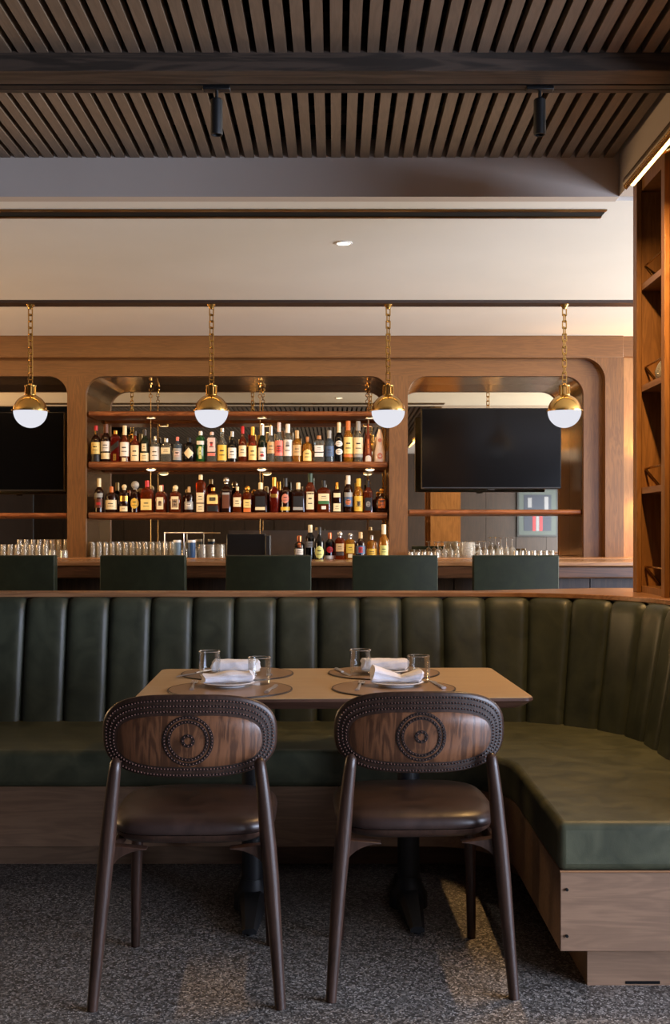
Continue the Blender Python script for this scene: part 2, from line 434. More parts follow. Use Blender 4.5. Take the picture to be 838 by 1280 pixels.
struct(m, 'wall_back_stile', W_wall_v, bevel=(.006, 2))
m = MB(); m.box(xs + .155, 3.6, D1, D1 + .06, ZB, 2.74); struct(m, 'wall_back_side', wood('wall_oak_pale', (118, 82, 46), (158, 114, 68), 'z', scale=1.5, bands=.25), smooth=None)
struct(MB().box(xs + .155, 3.6, D0 + .03, D1 + .06, 2.74, ZC), 'wall_back_side_header', W_wall_h, smooth=None)
# bronze linings of the three niches
for k, (a, b) in enumerate(op):
    pts = [(a, ZB)]
    pts += [(a + r0 - r0 * cos(q), zt - r0 + r0 * sin(q)) for q in [pi / 2 * i / 10 for i in range(11)]]
    pts += [(b - r0 + r0 * sin(q), zt - r0 + r0 * cos(q)) for q in [pi / 2 * i / 10 for i in range(11)]]
    pts += [(b, ZB)]
    th = .012
    def off(i):
        p0, p1 = Vector(pts[max(i - 1, 0)]), Vector(pts[min(i + 1, len(pts) - 1)])
        d = (p1 - p0).normalized(); return Vector((-d.y, d.x)) * th
    rows = []
    for y, o in ((D1 + .062, 0), (DM - .002, 0), (DM - .002, 1), (D1 + .062, 1), (D1 + .062, 0)):
        rows.append([(p[0] + off(i).x * o, y, p[1] + off(i).y * o) for i, p in enumerate(pts)])
    struct(MB().grid(rows), 'trim_%d' % (10 + k), M_bronze)
mlabs = ['tall mirror lining the niche behind the television left of the pillar', 'wide dark mirror lining the middle niche behind the bottle shelves', 'tall mirror lining the niche behind the television on the right']
for (a, b), lab in zip(op, mlabs):
    o = MB().box(a - .02, b + .02, 0, .03, 0, zt - ZB + .05).build('niche_mirror', M_mirror, None, (0, DM, ZB), smooth=None); tag(o, lab, 'mirror', 'niche mirrors')

# back counter and bar counter
t = thing('back_counter', 'narrow wooden back counter below the mirrors carrying upturned glasses', 'counter', (-1.0, 9.4, 0))
MB().box(-4.0, 4.4, -.45, .58, 1.025, ZB).build('countertop', wood('counter_walnut', (120, 84, 56), (168, 124, 86), 'x', rough=.25), t, bevel=(.004, 2))
MB().box(-4.0, 4.4, -.40, .58, 0, 1.025).build('cabinet', W_barface, t, smooth=None)
t = thing('bar_counter', 'long walnut bar counter with a thick rounded front edge', 'bar', (-.8, 8.0, 0))
ZT = 1.063
MB().box(-4.6, 5.0, -.35, .50, ZT - .03, ZT).build('countertop', MATS['counter_walnut'], t, bevel=(.006, 2))
MB().box(-4.6, 5.0, -.335, -.22, ZT - .115, ZT - .03).build('nosing', W_bar, t, bevel=(.012, 3))
fp = MB(); x = -4.6
while x < 5.0:
    fp.box(x + .004, min(x + .48, 5.0) - .004, -.10, -.06, .12, ZT - .125); x += .48
fp.box(-4.6, 5.0, -.07, .45, .1, ZT - .03)
fp.build('front_panel', W_barface, t, smooth=None)
MB().box(-4.6, 5.0, -.02, .42, 0, .1).build('plinth', M_blackpaint, t, smooth=None)
MB().tube([(-4.6, -.24, .2), (5.0, -.24, .2)], .02).build('foot_rail', M_brass, t)

# bar stools
def make_stool():
    t = thing('bar_stool', 'x', 'bar stool', (0, 0, 0), 0, 'green leather bar stools along the bar')
    w = .272; rows = []
    m = MB(); nz = 8
    def sect(z, k):
        pts = []
        hw = w * (1 - .03 * k)
        y0 = .0 + .05 * (z - .72) * -0.3
        n = 10
        for i in range(n + 1):
            u = -1 + 2 * i / n; pts.append((u * hw, y0 - .03 * (1 - u * u) * .6 - .02, z))
        for i in range(n + 1):
            u = 1 - 2 * i / n; pts.append((u * hw, y0 + .06 - .03 * (1 - u * u) * .6, z))
        return pts
    zs = [.66, .70, .8, .9, 1.0, 1.08, 1.105, 1.114, 1.117]
    rows = []
    for i, z in enumerate(zs):
        k = 1 if i == len(zs) - 1 else 0
        r = sect(z, k)
        if i == len(zs) - 1: r = [(p[0], p[1] * .6 + .01, p[2]) for p in r]
        rows.append(r)
    m.grid(rows, closed_u=True); n = len(rows[0]); m.f.append(tuple(range(n))[::-1]); m.f.append(tuple(range(n * (len(zs) - 1), n * len(zs))))
    m.build('backrest', L_stool, t, bevel=(.008, 2))
    MB().lathe([(0, .66), (.25, .66), (.27, .68), (.27, .73), (.25, .76), (0, .765)], (0, .27, 0), 24, 4).build('seat', L_stool, t)
    for sx in (-1, 1):
        for sy, y in ((0, .05), (1, .47)):
            MB().tube([(sx * .19, y, .66), (sx * .23, y + (-.03 if sy == 0 else .03), 0)], [.022, .015]).build('leg', W_chair, t)
    MB().tube([(-.21, .49, .28), (.21, .49, .28)], .012).tube([(-.21, .03, .28), (.21, .03, .28)], .012).tube([(-.21, .03, .28), (-.21, .49, .28)], .012).tube([(.21, .03, .28), (.21, .49, .28)], .012).build('footrest', M_brass, t)
    return t
stool0 = make_stool()
SD = 7.15
stools = [(16, 'green leather bar stool at the left edge, before the upturned glasses'), (179, 'green leather bar stool left of the one before the black till'),
          (336, 'green leather bar stool in front of the black till'), (494, 'green leather bar stool just right of the bottles on the counter'), (645, 'green leather bar stool below the right television')]
for i, (px, lab) in enumerate(stools):
    loc = (PX(px, SD), SD, 0)
    if i == 0: stool0.location = loc; stool0['label'] = lab
    else: dup(stool0, loc, None, lab)

# ================================================================== SHELVES IN THE NICHES
def shelf(x0, x1, ztop, th, label, pucks=(), flush=False, name='wall_shelf'):
    t = thing(name, label, 'shelf', ((x0 + x1) / 2, 9.66, ztop - th), 0, 'niche shelves')
    h = (x1 - x0) / 2
    pf = [(.19, 0), (.19, th), (9.66 * 0 - .15, th)]
    poly = [(.19, 0), (.19, th), (-.15, th)] + [(-.15 - .02 * sin(q), th / 2 + th / 2 * cos(q)) for q in [pi * i / 8 for i in range(1, 8)]] + [(-.15, 0)]
    MB().prism(poly[::-1], -h, h, 'x').build('board', W_shelf, t)
    for p in pucks:
        xx = p - (x0 + x1) / 2
        MB().lathe([(.046, 0), (.046, -.006), (.042, -.007)], (xx, -.02, 0), 20, cap=False).build('puck_ring', M_brass, t)
        MB().lathe([(0, -.004), (.03, -.004), (.042, -.004)] if flush else [(0, -.022), (.02, -.02), (.034, -.014), (.042, -.006)], (xx, -.02, 0), 20, cap=False).build('puck_light', M_puck, t)
    return t
SZ1, SZ2, SZT = PZ(577, 9.5), PZ(640.5, 9.5), PZ(514, 9.5)
cx0, cx1 = op[1][0] + .016, op[1][1] - .016
pk = [PX(188, 9.6), PX(327, 9.6), PX(463, 9.6)]
shelf(cx0, cx1, SZT, .04, 'topmost empty wooden shelf in the middle niche, under the bronze vault', pk, True)  # flush pucks under this shelf are assumed from a glow there
shelf(cx0, cx1, SZ1, .052, 'wooden shelf carrying the upper row of bottles', pk)
shelf(cx0, cx1, SZ2, .052, 'wooden shelf carrying the lower row of bottles')
shelf(op[2][0] + .016, op[2][1] - .016, PZ(637, 9.5), .04, 'wooden shelf crossing the mirror under the right television')
shelf(op[0][0] + .016, op[0][1] - .016, PZ(641, 9.5), .036, 'wooden shelf crossing the mirror under the left television')
for px, lab in ((188, 'slim brass hanger with chain links dropping through the bottle shelves near the left end'), (325, 'slim brass hanger with chain links at the middle of the bottle shelves'), (461, 'slim brass hanger with chain links near the right end of the bottle shelves')):
    X = PX(px, 9.78); zl = zt - .02
    t = thing('shelf_hanger', lab, 'shelf hanger', (X, 9.80, ZB), 0, 'brass shelf hangers')
    H = zl - ZB
    MB().lathe([(.018, H + .006), (.018, H - .004), (.008, H - .012), (.006, H - .03)], n=16).build('rose', M_brass, t)
    m = MB(); z = H - .05
    for i in range(3):
        m.torus((0, 0, z), .015, .003, 16, 6, 'y' if i % 2 == 0 else 'x'); z -= .028
    m.build('chain_links', M_brass_dark, t)
    MB().tube([(0, 0, z + .014), (0, 0, 0)], .0035, 8).build('rod', M_brass_dark, t)
for px, lab in ((484.5, 'brass upright rod against the right jamb of the bottle niche'),):
    o = MB().tube([(0, 0, 0), (0, 0, SZT - .04 - ZB)], .007, 8).lathe([(.014, .0), (.014, .012), (.007, .016)], n=12).build('shelf_upright', M_brass, None, (PX(px, 9.6) - (0.01 if px > 400 else -.01), 9.74 if px > 400 else 9.7, ZB)); tag(o, lab, 'shelf upright', 'brass shelf uprights')

# ------------------------------------------------------------------ bottles
PAL = dict(cream=(226, 208, 164), white=(222, 216, 204), yellow=(222, 182, 64), paleyellow=(228, 202, 122), tan=(196, 160, 108), black=(18, 16, 16), red=(190, 32, 36), pink=(214, 120, 104),
           orange=(206, 112, 48), brown=(96, 52, 30), grey=(150, 148, 142), gold=(196, 146, 62), copper=(190, 110, 70), green=(54, 104, 54), dkgreen=(34, 58, 40), blue=(60, 84, 118), cork=(178, 118, 66), silver=(190, 186, 178), ink=(48, 38, 32), lime=(206, 206, 120), rose=(200, 120, 96), ltpink=(222, 190, 176))
def pal(c):
    return plain('paint_' + c, PAL[c], .3 if c in ('gold', 'silver', 'copper') else .5, metal=.8 if c in ('gold', 'silver', 'copper') else 0)
LIQ = dict(amber=((196, 96, 34), (120, 48, 14), .35), dark=((92, 40, 18), (44, 20, 10), .6), black=((28, 22, 20), (16, 14, 13), .85), clear=((222, 224, 216), (190, 186, 170), .12),
           green=((70, 140, 60), (36, 96, 40), .5), dkgreen=((50, 70, 40), (24, 36, 22), .6), gold=((226, 172, 74), (196, 130, 40), .35), red=((170, 50, 30), (110, 26, 16), .4), bluegl=((130, 150, 165), (90, 104, 116), .4), ceramic=((230, 216, 204), (216, 198, 184), 1.0), rose=((200, 110, 80), (150, 70, 46), .5))
def liq(c):
    a, b, f = LIQ[c]; return tinted_glass('bottle_' + c, a, f, b, .05, .8)
def profile(kind):
    P = {'round': [(.0, .90), (.015, 1), (.58, 1), (.63, .95), (.69, .70), (.73, .42), (.76, .36), (1, .33)],
         'slim': [(.0, .92), (.015, 1), (.60, 1), (.66, .93), (.72, .6), (.78, .40), (1, .34)],
         'tall': [(.0, .92), (.015, 1), (.5, 1), (.58, .9), (.66, .55), (.74, .36), (1, .30)],
         'squat': [(.0, .94), (.02, 1), (.62, 1), (.70, .92), (.75, .55), (.78, .28), (1, .26)],
         'flare': [(.0, .72), (.015, .78), (.5, 1), (.60, .97), (.67, .6), (.72, .30), (1, .28)],
         'flask': [(.0, .62), (.02, .75), (.25, 1), (.5, 1), (.66, .75), (.74, .35), (.8, .24), (1, .24)],
         'apoth': [(.0, .94), (.02, 1), (.60, 1), (.70, .85), (.78, .45), (.82, .32), (1, .36)],
         'cone': [(.0, .96), (.02, 1), (.3, .86), (.6, .46), (.8, .22), (1, .16)],
         'skittle': [(.0, .94), (.02, 1), (.3, .96), (.45, .78), (.55, .66), (.72, .66), (.85, .5), (.95, .28), (1, .12)],
         'box': [(.0, .96), (.015, 1), (.74, 1), (.80, .95), (.84, .5), (.87, .34), (1, .34)]}
    return P[kind]
def make_bottle(px, w, top, base, d, kind, e, liquid, cap, capf, labels, desc, place, group, zbase):
    s = d / F; W = w * s * 1.02; H = (base - top) * s
    capf = max(capf, dict(squat=.78, round=.745, slim=.765, tall=.70, flare=.72, flask=.80, apoth=.82, box=.865).get(kind, 0))
    prof = profile(kind)
    def rad(t):
        for (t0, r0_), (t1, r1_) in zip(prof, prof[1:]):
            if t0 <= t <= t1: return (r0_ + (r1_ - r0_) * (t - t0) / max(t1 - t0, 1e-6)) * W / 2
        return prof[-1][1] * W / 2
    label = desc + ', ' + place
    t = thing('bottle', label, 'bottle', (PX(px, d), d, zbase), 0, group)
    ts = sorted(set([p[0] for p in prof if p[0] < capf] + [capf]))
    MB().lathe([(0, 0)] + [(rad(q), q * H) for q in ts], n=20, e=e, cap=False).build('glass_body', liq(liquid), t)
    cr = rad(capf) * 1.10 + .0008
    if cap[0] == '*':   # ball stopper
        z0 = capf * H; rr = (H - z0) / 2
        MB().lathe([(cr, z0 - .004), (cr, z0 + .004)] + [(rr * sin(a), H - rr - rr * cos(a)) for a in [pi * (.15 + .85 * i / 7) for i in range(8)]], n=14).build('stopper', pal(cap[1:]), t)
    else:
        MB().lathe([(cr, capf * H), (cr, H - .004), (cr * .8, H)], n=14).build('cap', pal(cap), t)
    for (shape, z0, z1, hw, col) in labels:
        rows = []; n = 9; m = 10
        for j in range(n + 1):
            v = j / n; f = 1.0
            if shape == 'oval': f = math.sqrt(max(0, 1 - (2 * v - 1) ** 2)) * .99 + .01
            if shape == 'dia': f = 1 - abs(2 * v - 1) * .98
            if shape == 'arch': f = 1 if v < .6 else math.sqrt(max(0.0004, 1 - ((v - .6) / .4) ** 2))
            row = []
            for i in range(m + 1):
                u = (-1 + 2 * i / m) * f * hw
                zz = z0 + (z1 - z0) * v
                if shape == 'slant': zz = z0 + (z1 - z0) * v + u * .10
                a = -pi / 2 + math.asin(max(-1, min(1, u))) if e == 2.0 else None
                if e == 2.0:
                    rr = rad(zz) * 1.02 + .0006; row.append((rr * cos(a), rr * sin(a), zz * H))
                else:
                    a = -pi / 2 + u * pi / 4 * .96
                    fac = (abs(cos(a)) ** e + abs(sin(a)) ** e) ** (-1 / e); rr = rad(zz) * fac * 1.02 + .0006
                    row.append((rr * cos(a), rr * sin(a), zz * H))
            rows.append(row)
        lb = MB().grid(rows).build('label', pal(col), t)
        if shape in ('rect', 'arch', 'oval') and z1 - z0 > .16 and col not in ('black', 'brown', 'dkgreen'):
            pm = MB()
            for q, hh, ww in ((.62, .08, .55), (.34, .05, .7)):
                zz = z0 + (z1 - z0) * q; dz = (z1 - z0) * hh / 2
                rr = []
                for zq in (zz - dz, zz + dz):
                    row = []
                    for i in range(7):
                        u = (-1 + 2 * i / 6) * hw * ww * .8
                        if e == 2.0: a = -pi / 2 + math.asin(max(-1, min(1, u))); r3 = rad(zq) * 1.025 + .0012
                        else:
                            a = -pi / 2 + u * pi / 4 * .96; r3 = rad(zq) * (abs(cos(a)) ** e + abs(sin(a)) ** e) ** (-1 / e) * 1.025 + .0012
                        row.append((r3 * cos(a), r3 * sin(a), zq * H))
                    rr.append(row)
                pm.grid(rr)
            pm.build('print', pal('ink'), lb)
    return t
U = 'upper shelf'; Lw = 'lower shelf'
upper = [
 (120, 11.5, 531, 'round', 2, 'dark', 'red', .86, [('rect', .76, .86, .3, 'gold'), ('rect', .22, .54, .92, 'paleyellow'), ('rect', .02, .20, .92, 'black')], 'red-capped bottle, yellow label over black'),
 (132.5, 12, 529, 'slim', 2, 'dark', 'brown', .72, [('rect', .28, .54, .92, 'white'), ('rect', .08, .24, .92, 'cream')], 'dark bottle, long russet neck foil, two white labels'),
 (144.5, 11.5, 537, 'box', 5, 'red', 'gold', .88, [('slant', .40, .58, .95, 'black'), ('rect', .05, .26, .4, 'gold')], 'square red-amber bottle with slanted black label'),
 (156, 12, 531, 'tall', 2, 'amber', 'cream', .74, [('rect', .16, .54, .92, 'white'), ('rect', .02, .12, .4, 'cream')], 'amber bottle, long cream foil, big white label'),
 (169, 11, 538, 'round', 2, 'amber', 'ink', .86, [('rect', .04, .54, .88, 'cream')], 'amber bottle with tall cream label, dark cap'),
 (181, 11, 536, 'slim', 2, 'dkgreen', 'ink', .82, [('rect', .33, .56, .5, 'cream'), ('rect', .04, .28, .92, 'cream')], 'dark green bottle with stepped cream labels'),
 (194, 12, 544, 'squat', 2, 'clear', 'silver', .84, [('rect', .08, .58, .9, 'white')], 'clear bottle with plain white label, silver cap'),
 (208, 13.5, 547, 'apoth', 5, 'clear', 'silver', .84, [('rect', .34, .60, .92, 'cream')], 'square clear bottle, cream label high on its body'),
 (222, 12, 545, 'squat', 2, 'bluegl', 'pink', .84, [('rect', .08, .54, .85, 'grey'), ('rect', .2, .42, .5, 'ltpink')], 'smoky bottle with grey label, pink cap'),
 (236.7, 14, 546, 'apoth', 2, 'black', 'black', .84, [('dia', .14, .58, .85, 'cream')], 'round black bottle with cream diamond label'),
 (251, 11, 538, 'box', 2, 'green', 'white', .86, [('rect', .56, .68, .8, 'white'), ('rect', .1, .5, .3, 'lime')], 'bright green bottle with white cap'),
 (265, 12, 539, 'box', 5, 'clear', 'ltpink', .90, [('rect', .34, .80, .9, 'ltpink'), ('rect', .52, .66, .3, 'red'), ('rect', .2, .3, .9, 'pink')], 'square clear bottle, tall pale pink label'),
 (278, 12, 534, 'tall', 2, 'clear', 'silver', .88, [('rect', .05, .50, .9, 'yellow')], 'clear bottle with bright yellow label, tapering neck'),
 (290.5, 11, 538, 'tall', 2, 'black', 'silver', .82, [('rect', .12, .46, .9, 'white')], 'dark bottle, white label, thin silver neck'),
 (303.5, 10, 532, 'tall', 2, 'amber', 'red', .80, [('rect', .16, .46, .88, 'cream')], 'amber bottle with bright red wax top'),
 (316, 10.5, 532.7, 'tall', 2, 'amber', 'yellow', .76, [('rect', .06, .46, .9, 'paleyellow')], 'amber bottle, yellow foil neck, pale yellow label'),
 (328, 10, 529, 'tall', 2, 'dkgreen', 'silver', .70, [('rect', .06, .38, .92, 'white'), ('rect', .14, .22, .4, 'red')], 'dark green bottle, white label with red mark'),
 (339, 10, 531.5, 'tall', 2, 'clear', 'silver', .74, [('rect', .24, .56, .92, 'tan')], 'clear bottle with tan label, silver foil'),
 (349, 11, 527, 'tall', 2, 'clear', 'ltpink', .76, [('rect', .16, .54, .92, 'pink'), ('rect', .24, .40, .8, 'red')], 'clear bottle with red and pink label'),
 (360, 11, 529, 'slim', 2, 'clear', 'white', .74, [('rect', .16, .58, .95, 'white'), ('oval', .40, .54, .4, 'grey')], 'clear bottle, large white label, grey emblem'),
 (371.5, 11, 537, 'round', 2, 'gold', 'tan', .72, [('rect', .20, .54, .95, 'tan')], 'golden bottle with tan label and tan foil'),
 (384.5, 12, 545, 'squat', 2, 'gold', 'cork', .80, [('arch', .05, .50, .85, 'paleyellow')], 'squat golden bottle, arched yellow label, cork stopper'),
 (399, 13, 543.5, 'box', 5, 'clear', 'cork', .86, [('rect', .38, .62, .92, 'white'), ('rect', .20, .34, .92, 'white'), ('rect', .345, .375, .92, 'ink')], 'square clear bottle, white label, cork stopper'),
 (412, 11.5, 537, 'round', 2, 'bluegl', 'grey', .72, [('rect', .18, .50, .92, 'blue')], 'clear bottle with blue-grey label'),
 (424, 10.5, 527, 'round', 2, 'black', 'cream', .68, [('oval', .38, .54, .8, 'white'), ('oval', .18, .34, .8, 'white')], 'dark bottle with two white roundels, cream foil'),
 (435.5, 11.5, 525, 'slim', 2, 'gold', 'orange', .74, [('rect', .20, .60, .95, 'paleyellow'), ('rect', .12, .19, .95, 'orange')], 'tall bottle with orange foil, yellow label'),
 (448, 11.5, 525.5, 'slim', 2, 'clear', 'grey', .74, [('rect', .20, .60, .95, 'cream'), ('rect', .12, .19, .95, 'grey')], 'tall bottle, grey foil, cream label'),
 (460.5, 10, 524, 'cone', 2, 'rose', 'ink', .90, [('rect', .2, .55, .3, 'copper'), ('arch', .02, .16, .7, 'white')], 'tall conical copper-striped bottle'),
 (475, 14, 535.7, 'skittle', 2, 'ceramic', 'ltpink', .97, [('oval', .08, .28, .45, 'rose'), ('oval', .13, .23, .25, 'ltpink'), ('oval', .6, .72, .5, 'rose')], 'white skittle-shaped ceramic bottle with pink pattern'),
]
ordn = ['first', 'second', 'third', 'fourth', 'fifth', 'sixth', 'seventh', 'eighth', 'ninth', 'tenth', 'eleventh', 'twelfth', 'thirteenth', 'fourteenth', 'fifteenth', 'sixteenth', 'seventeenth', 'eighteenth', 'nineteenth', 'twentieth']
def place_of(i, n, name):
    if i < n - i: return '%s from left, %s' % (ordn[i], name)
    return '%s from right, %s' % (ordn[n - 1 - i], name)
for i, b in enumerate(upper):
    px, w, top, kind, e, lq, cap, capf, labels, desc = b
    make_bottle(px, w, top, 577, 9.6, kind, float(e), lq, cap, capf, labels, desc, place_of(i, len(upper), U), 'bottles on the upper shelf', SZ1)
lower = [
 (124, 11, 597.5, 'round', 2, 'dark', 'cream', .72, [('rect', .44, .56, .9, 'grey'), ('rect', .14, .4, .85, 'brown'), ('rect', .22, .3, .5, 'red')], 'dark bottle, cream foil neck, grey and brown label'),
 (139.5, 14.5, 608, 'squat', 2, 'dark', 'orange', .74, [('rect', .12, .48, .92, 'cream')], 'broad dark bottle with orange cap, cream label'),
 (155.5, 13, 605, 'squat', 2, 'dark', '*cream', .82, [('rect', .40, .58, .7, 'gold'), ('rect', .04, .22, .7, 'cream')], 'dark bottle with split gold and cream labels'),
 (169, 11.5, 601, 'round', 2, 'dark', '*grey', .74, [('oval', .12, .46, .85, 'yellow')], 'dark bottle with round yellow label'),
 (184, 16, 600.5, 'squat', 5, 'amber', 'red', .80, [('rect', .08, .42, .95, 'paleyellow')], 'broad bottle with red wax top, pale yellow label'),
 (201, 13, 606.5, 'squat', 4, 'amber', 'cream', .78, [('rect', .12, .56, .75, 'cream'), ('oval', .24, .44, .4, 'brown')], 'amber bottle, cream label with brown emblem'),
 (219.5, 13.5, 606, 'squat', 4, 'amber', '*cream', .80, [('rect', .12, .58, .8, 'cream'), ('rect', .18, .48, .62, 'brown')], 'amber bottle, cream-framed brown label'),
 (236.5, 12, 608, 'squat', 2, 'dark', 'tan', .76, [('rect', .12, .42, .85, 'grey'), ('rect', .2, .34, .5, 'white')], 'dark bottle with grey label, tan cap'),
 (251, 11.5, 593, 'box', 4, 'amber', 'cream', .70, [('rect', .26, .52, .95, 'cream'), ('rect', .02, .23, .95, 'cream'), ('rect', .235, .26, .95, 'brown')], 'tall bottle with long banded cream label'),
 (266.5, 16.5, 609, 'squat', 5, 'amber', 'gold', .86, [('rect', .34, .72, .92, 'paleyellow'), ('rect', .48, .60, .6, 'ink'), ('rect', .04, .28, .92, 'black')], 'broad flat bottle, yellow label over black'),
 (283, 13, 596, 'round', 4, 'dark', '*silver', .82, [('rect', .12, .50, .8, 'brown'), ('rect', .5, .56, .8, 'grey')], 'dark bottle with brown label, round silver stopper'),
 (297, 12, 608, 'squat', 4, 'amber', 'cream', .84, [('rect', .22, .58, .9, 'cream')], 'small amber bottle with cream label'),
 (309.5, 11.5, 607, 'squat', 4, 'amber', '*gold', .78, [('rect', .18, .48, .9, 'paleyellow'), ('rect', .02, .16, .9, 'orange')], 'orange-footed bottle with round gold stopper'),
 (326, 17, 603, 'squat', 6, 'dark', 'cream', .70, [('rect', .2, .54, .8, 'black'), ('rect', .08, .18, .8, 'cream')], 'squat square dark bottle with cream cap, cream base label'),
 (343, 14, 596, 'flare', 3, 'red', 'gold', .74, [('rect', .42, .52, .7, 'gold')], 'flared reddish bottle with gold cap'),
 (357, 13, 597, 'round', 2, 'dark', 'black', .70, [('oval', .26, .54, .65, 'rose'), ('rect', .06, .16, .85, 'yellow')], 'dark bottle, rose emblem, tall black cap'),
 (373, 17, 603, 'squat', 6, 'dark', 'cream', .70, [('rect', .2, .54, .8, 'black'), ('rect', .08, .18, .8, 'grey')], 'squat square dark bottle with cream cap, grey base label'),
 (388, 12, 591, 'slim', 4, 'amber', 'dkgreen', .76, [('rect', .08, .52, .9, 'cream'), ('rect', .46, .5, .9, 'brown')], 'tall bottle with green foil, cream label'),
 (405, 17, 600, 'squat', 5, 'amber', 'black', .76, [('rect', .36, .58, .9, 'cream'), ('rect', .26, .36, .9, 'green'), ('rect', .1, .2, .4, 'white')], 'broad square bottle, cream and green label, black cap'),
 (421.5, 12.5, 602.6, 'squat', 4, 'dark', 'gold', .76, [('rect', .5, .64, .8, 'cream'), ('rect', .04, .3, .85, 'cream')], 'dark bottle with gold cap and split cream label'),
 (435.5, 11, 594, 'slim', 2, 'dark', 'white', .74, [('rect', .42, .54, .9, 'grey'), ('rect', .16, .42, .9, 'blue'), ('oval', .2, .36, .6, 'orange')], 'dark bottle, white cap, blue and orange label'),
 (448.5, 11, 598, 'slim', 2, 'gold', 'yellow', .70, [('rect', .04, .48, .98, 'yellow'), ('oval', .2, .3, .4, 'ink')], 'bottle with all-yellow label and yellow cap'),
 (460.5, 11, 600, 'slim', 6, 'amber', 'black', .78, [('rect', .06, .46, .92, 'black'), ('oval', .16, .36, .6, 'grey')], 'square bottle, black label, black cap'),
 (477, 17, 610, 'flask', 2, 'dark', '*gold', .82, [('oval', .16, .66, .62, 'black'), ('arch', .18, .6, .5, 'orange')], 'round flask with orange label, gold stopper'),
]
for i, b in enumerate(lower):
    px, w, top, kind, e, lq, cap, capf, labels, desc = b
    make_bottle(px, w, top, 640.5, 9.6, kind, float(e), lq, cap, capf, labels, desc, place_of(i, len(lower), Lw), 'bottles on the lower shelf', SZ2)
barb = [
 (374.5, 13, 669.5, 'round', 2, 'black', 'copper', .70, [('rect', .2, .45, .7, 'white'), ('rect', .5, .7, .3, 'copper')], 'black bottle with copper neck strip', 8.40),
 (388, 11.5, 656, 'slim', 2, 'black', 'cream', .78, [('rect', .34, .52, .9, 'grey')], 'tall black bottle, grey label, cream cap', 8.42),
 (399.5, 11.5, 658.6, 'tall', 2, 'black', 'black', .80, [('oval', .02, .42, .9, 'lime')], 'black bottle with pale green oval label', 8.38),
 (412.5, 12, 665.6, 'round', 2, 'black', 'copper', .76, [('oval', .24, .48, .65, 'red'), ('rect', .02, .14, .9, 'white')], 'black bottle with red disc label', 8.42),
 (425, 12.5, 664, 'squat', 4, 'amber', '*silver', .80, [('rect', .28, .56, .9, 'tan'), ('rect', .14, .26, .9, 'ink')], 'amber bottle, tan label, silver ball stopper', 8.40),
 (438, 13, 666, 'squat', 4, 'gold', '*silver', .80, [('rect', .24, .58, .9, 'yellow'), ('rect', .06, .2, .5, 'cream')], 'golden bottle, yellow label, silver ball stopper', 8.42),
 (451, 12, 665, 'round', 2, 'dark', 'tan', .76, [('rect', .2, .5, .9, 'blue'), ('rect', .25, .45, .4, 'red')], 'dark bottle with blue and red label', 8.40),
 (465, 13, 669, 'squat', 2, 'gold', 'silver', .82, [('rect', .14, .44, .9, 'yellow')], 'short golden bottle with yellow label', 8.42),
 (480, 12, 655.5, 'tall', 2, 'gold', 'cream', .72, [('rect', .12, .4, .8, 'lime')], 'tall pale gold bottle with slim neck', 8.40)]
for i, b in enumerate(barb):
    px, w, top, kind, e, lq, cap, capf, labels, desc, d = b
    make_bottle(px, w, top, HY + (EYE - ZT) * F / d, d, kind, float(e), lq, cap, capf, labels, desc, place_of(i, len(barb), 'bar counter'), 'bottles standing on the bar counter', ZT)

# ------------------------------------------------------------------ bar glassware (upturned)
def tumbler_mb(r, h):
    return MB().lathe([(r, 0), (r * .98, h * .5), (r * .9, h), (r * .82, h - .008), (r * .88, h * .5), (r * .93, .0)], n=14, cap=False).lathe([(0, h), (r * .9, h), (r * .82, h - .01), (0, h - .01)], n=14, cap=False)
def stem_mb(r, h):
    return MB().lathe([(r, 0), (r * 1.05, h * .2), (r * .8, h * .45), (r * .15, h * .55), (r * .1, h * .62), (r * .1, h * .93), (r * .95, h * .985), (r, h)], n=14, cap=False).lathe([(0, h), (r, h)], n=14, cap=False)
def glass_row(kind, name, cat, x0, x1, n, y, r, h, label, group):
    me = None
    for i in range(n):
        X = x0 + (x1 - x0) * (i / max(1, n - 1))
        if me is None:
            o = (tumbler_mb(r, h) if kind == 't' else stem_mb(r, h)).build(name, M_glass2, None, (X, y, ZB)); me = o
        else:
            o = me.copy(); C.objects.link(o); o.location = (X, y, ZB)
        tag(o, label, cat, group)
g = 'upturned glasses on the back counter'
glass_row('t', 'highball_glass', 'glass', PX(24, 9.6), PX(82, 9.6), 8, 9.62, .026, .145, 'tall upturned glass in the back row beside the left pillar', 'tall back-row glasses left of the left pillar')
glass_row('t', 'highball_glass', 'glass', PX(-14, 9.4), PX(56, 9.4), 9, 9.42, .026, .105, 'upturned glass in the front row at the left edge of the back counter', 'front-row glasses left of the left pillar')
glass_row('t', 'lowball_glass', 'glass', PX(66, 9.25), PX(80, 9.25), 2, 9.24, .035, .06, 'short upturned glass at the foot of the left pillar', 'short glasses beside the left pillar')
glass_row('t', 'highball_glass', 'glass', PX(114, 9.6), PX(214, 9.6), 13, 9.62, .026, .125, 'upturned glass in the back row below the left end of the bottle shelves', 'back-row glasses under the bottle shelves')
glass_row('t', 'highball_glass', 'glass', PX(113, 9.4), PX(213, 9.4), 13, 9.50, .025, .115, 'upturned glass in the front row below the left end of the bottle shelves', 'front-row glasses under the bottle shelves')
glass_row('t', 'lowball_glass', 'glass', PX(222, 9.4), PX(242, 9.4), 3, 9.35, .033, .07, 'short upturned glass under the tap rail', 'short glasses under the tap rail')
glass_row('t', 'mixing_glass', 'glass', PX(253, 9.4), PX(275, 9.4), 3, 9.40, .042, .105, 'wide clear mixing glass left of the black till', 'mixing glasses beside the till')
glass_row('s', 'coupe_glass', 'glass', PX(548, 9.5), PX(572, 9.5), 4, 9.52, .026, .125, 'upturned stemmed glass at the left foot of the right niche', 'stemmed glasses left of the glass jug')
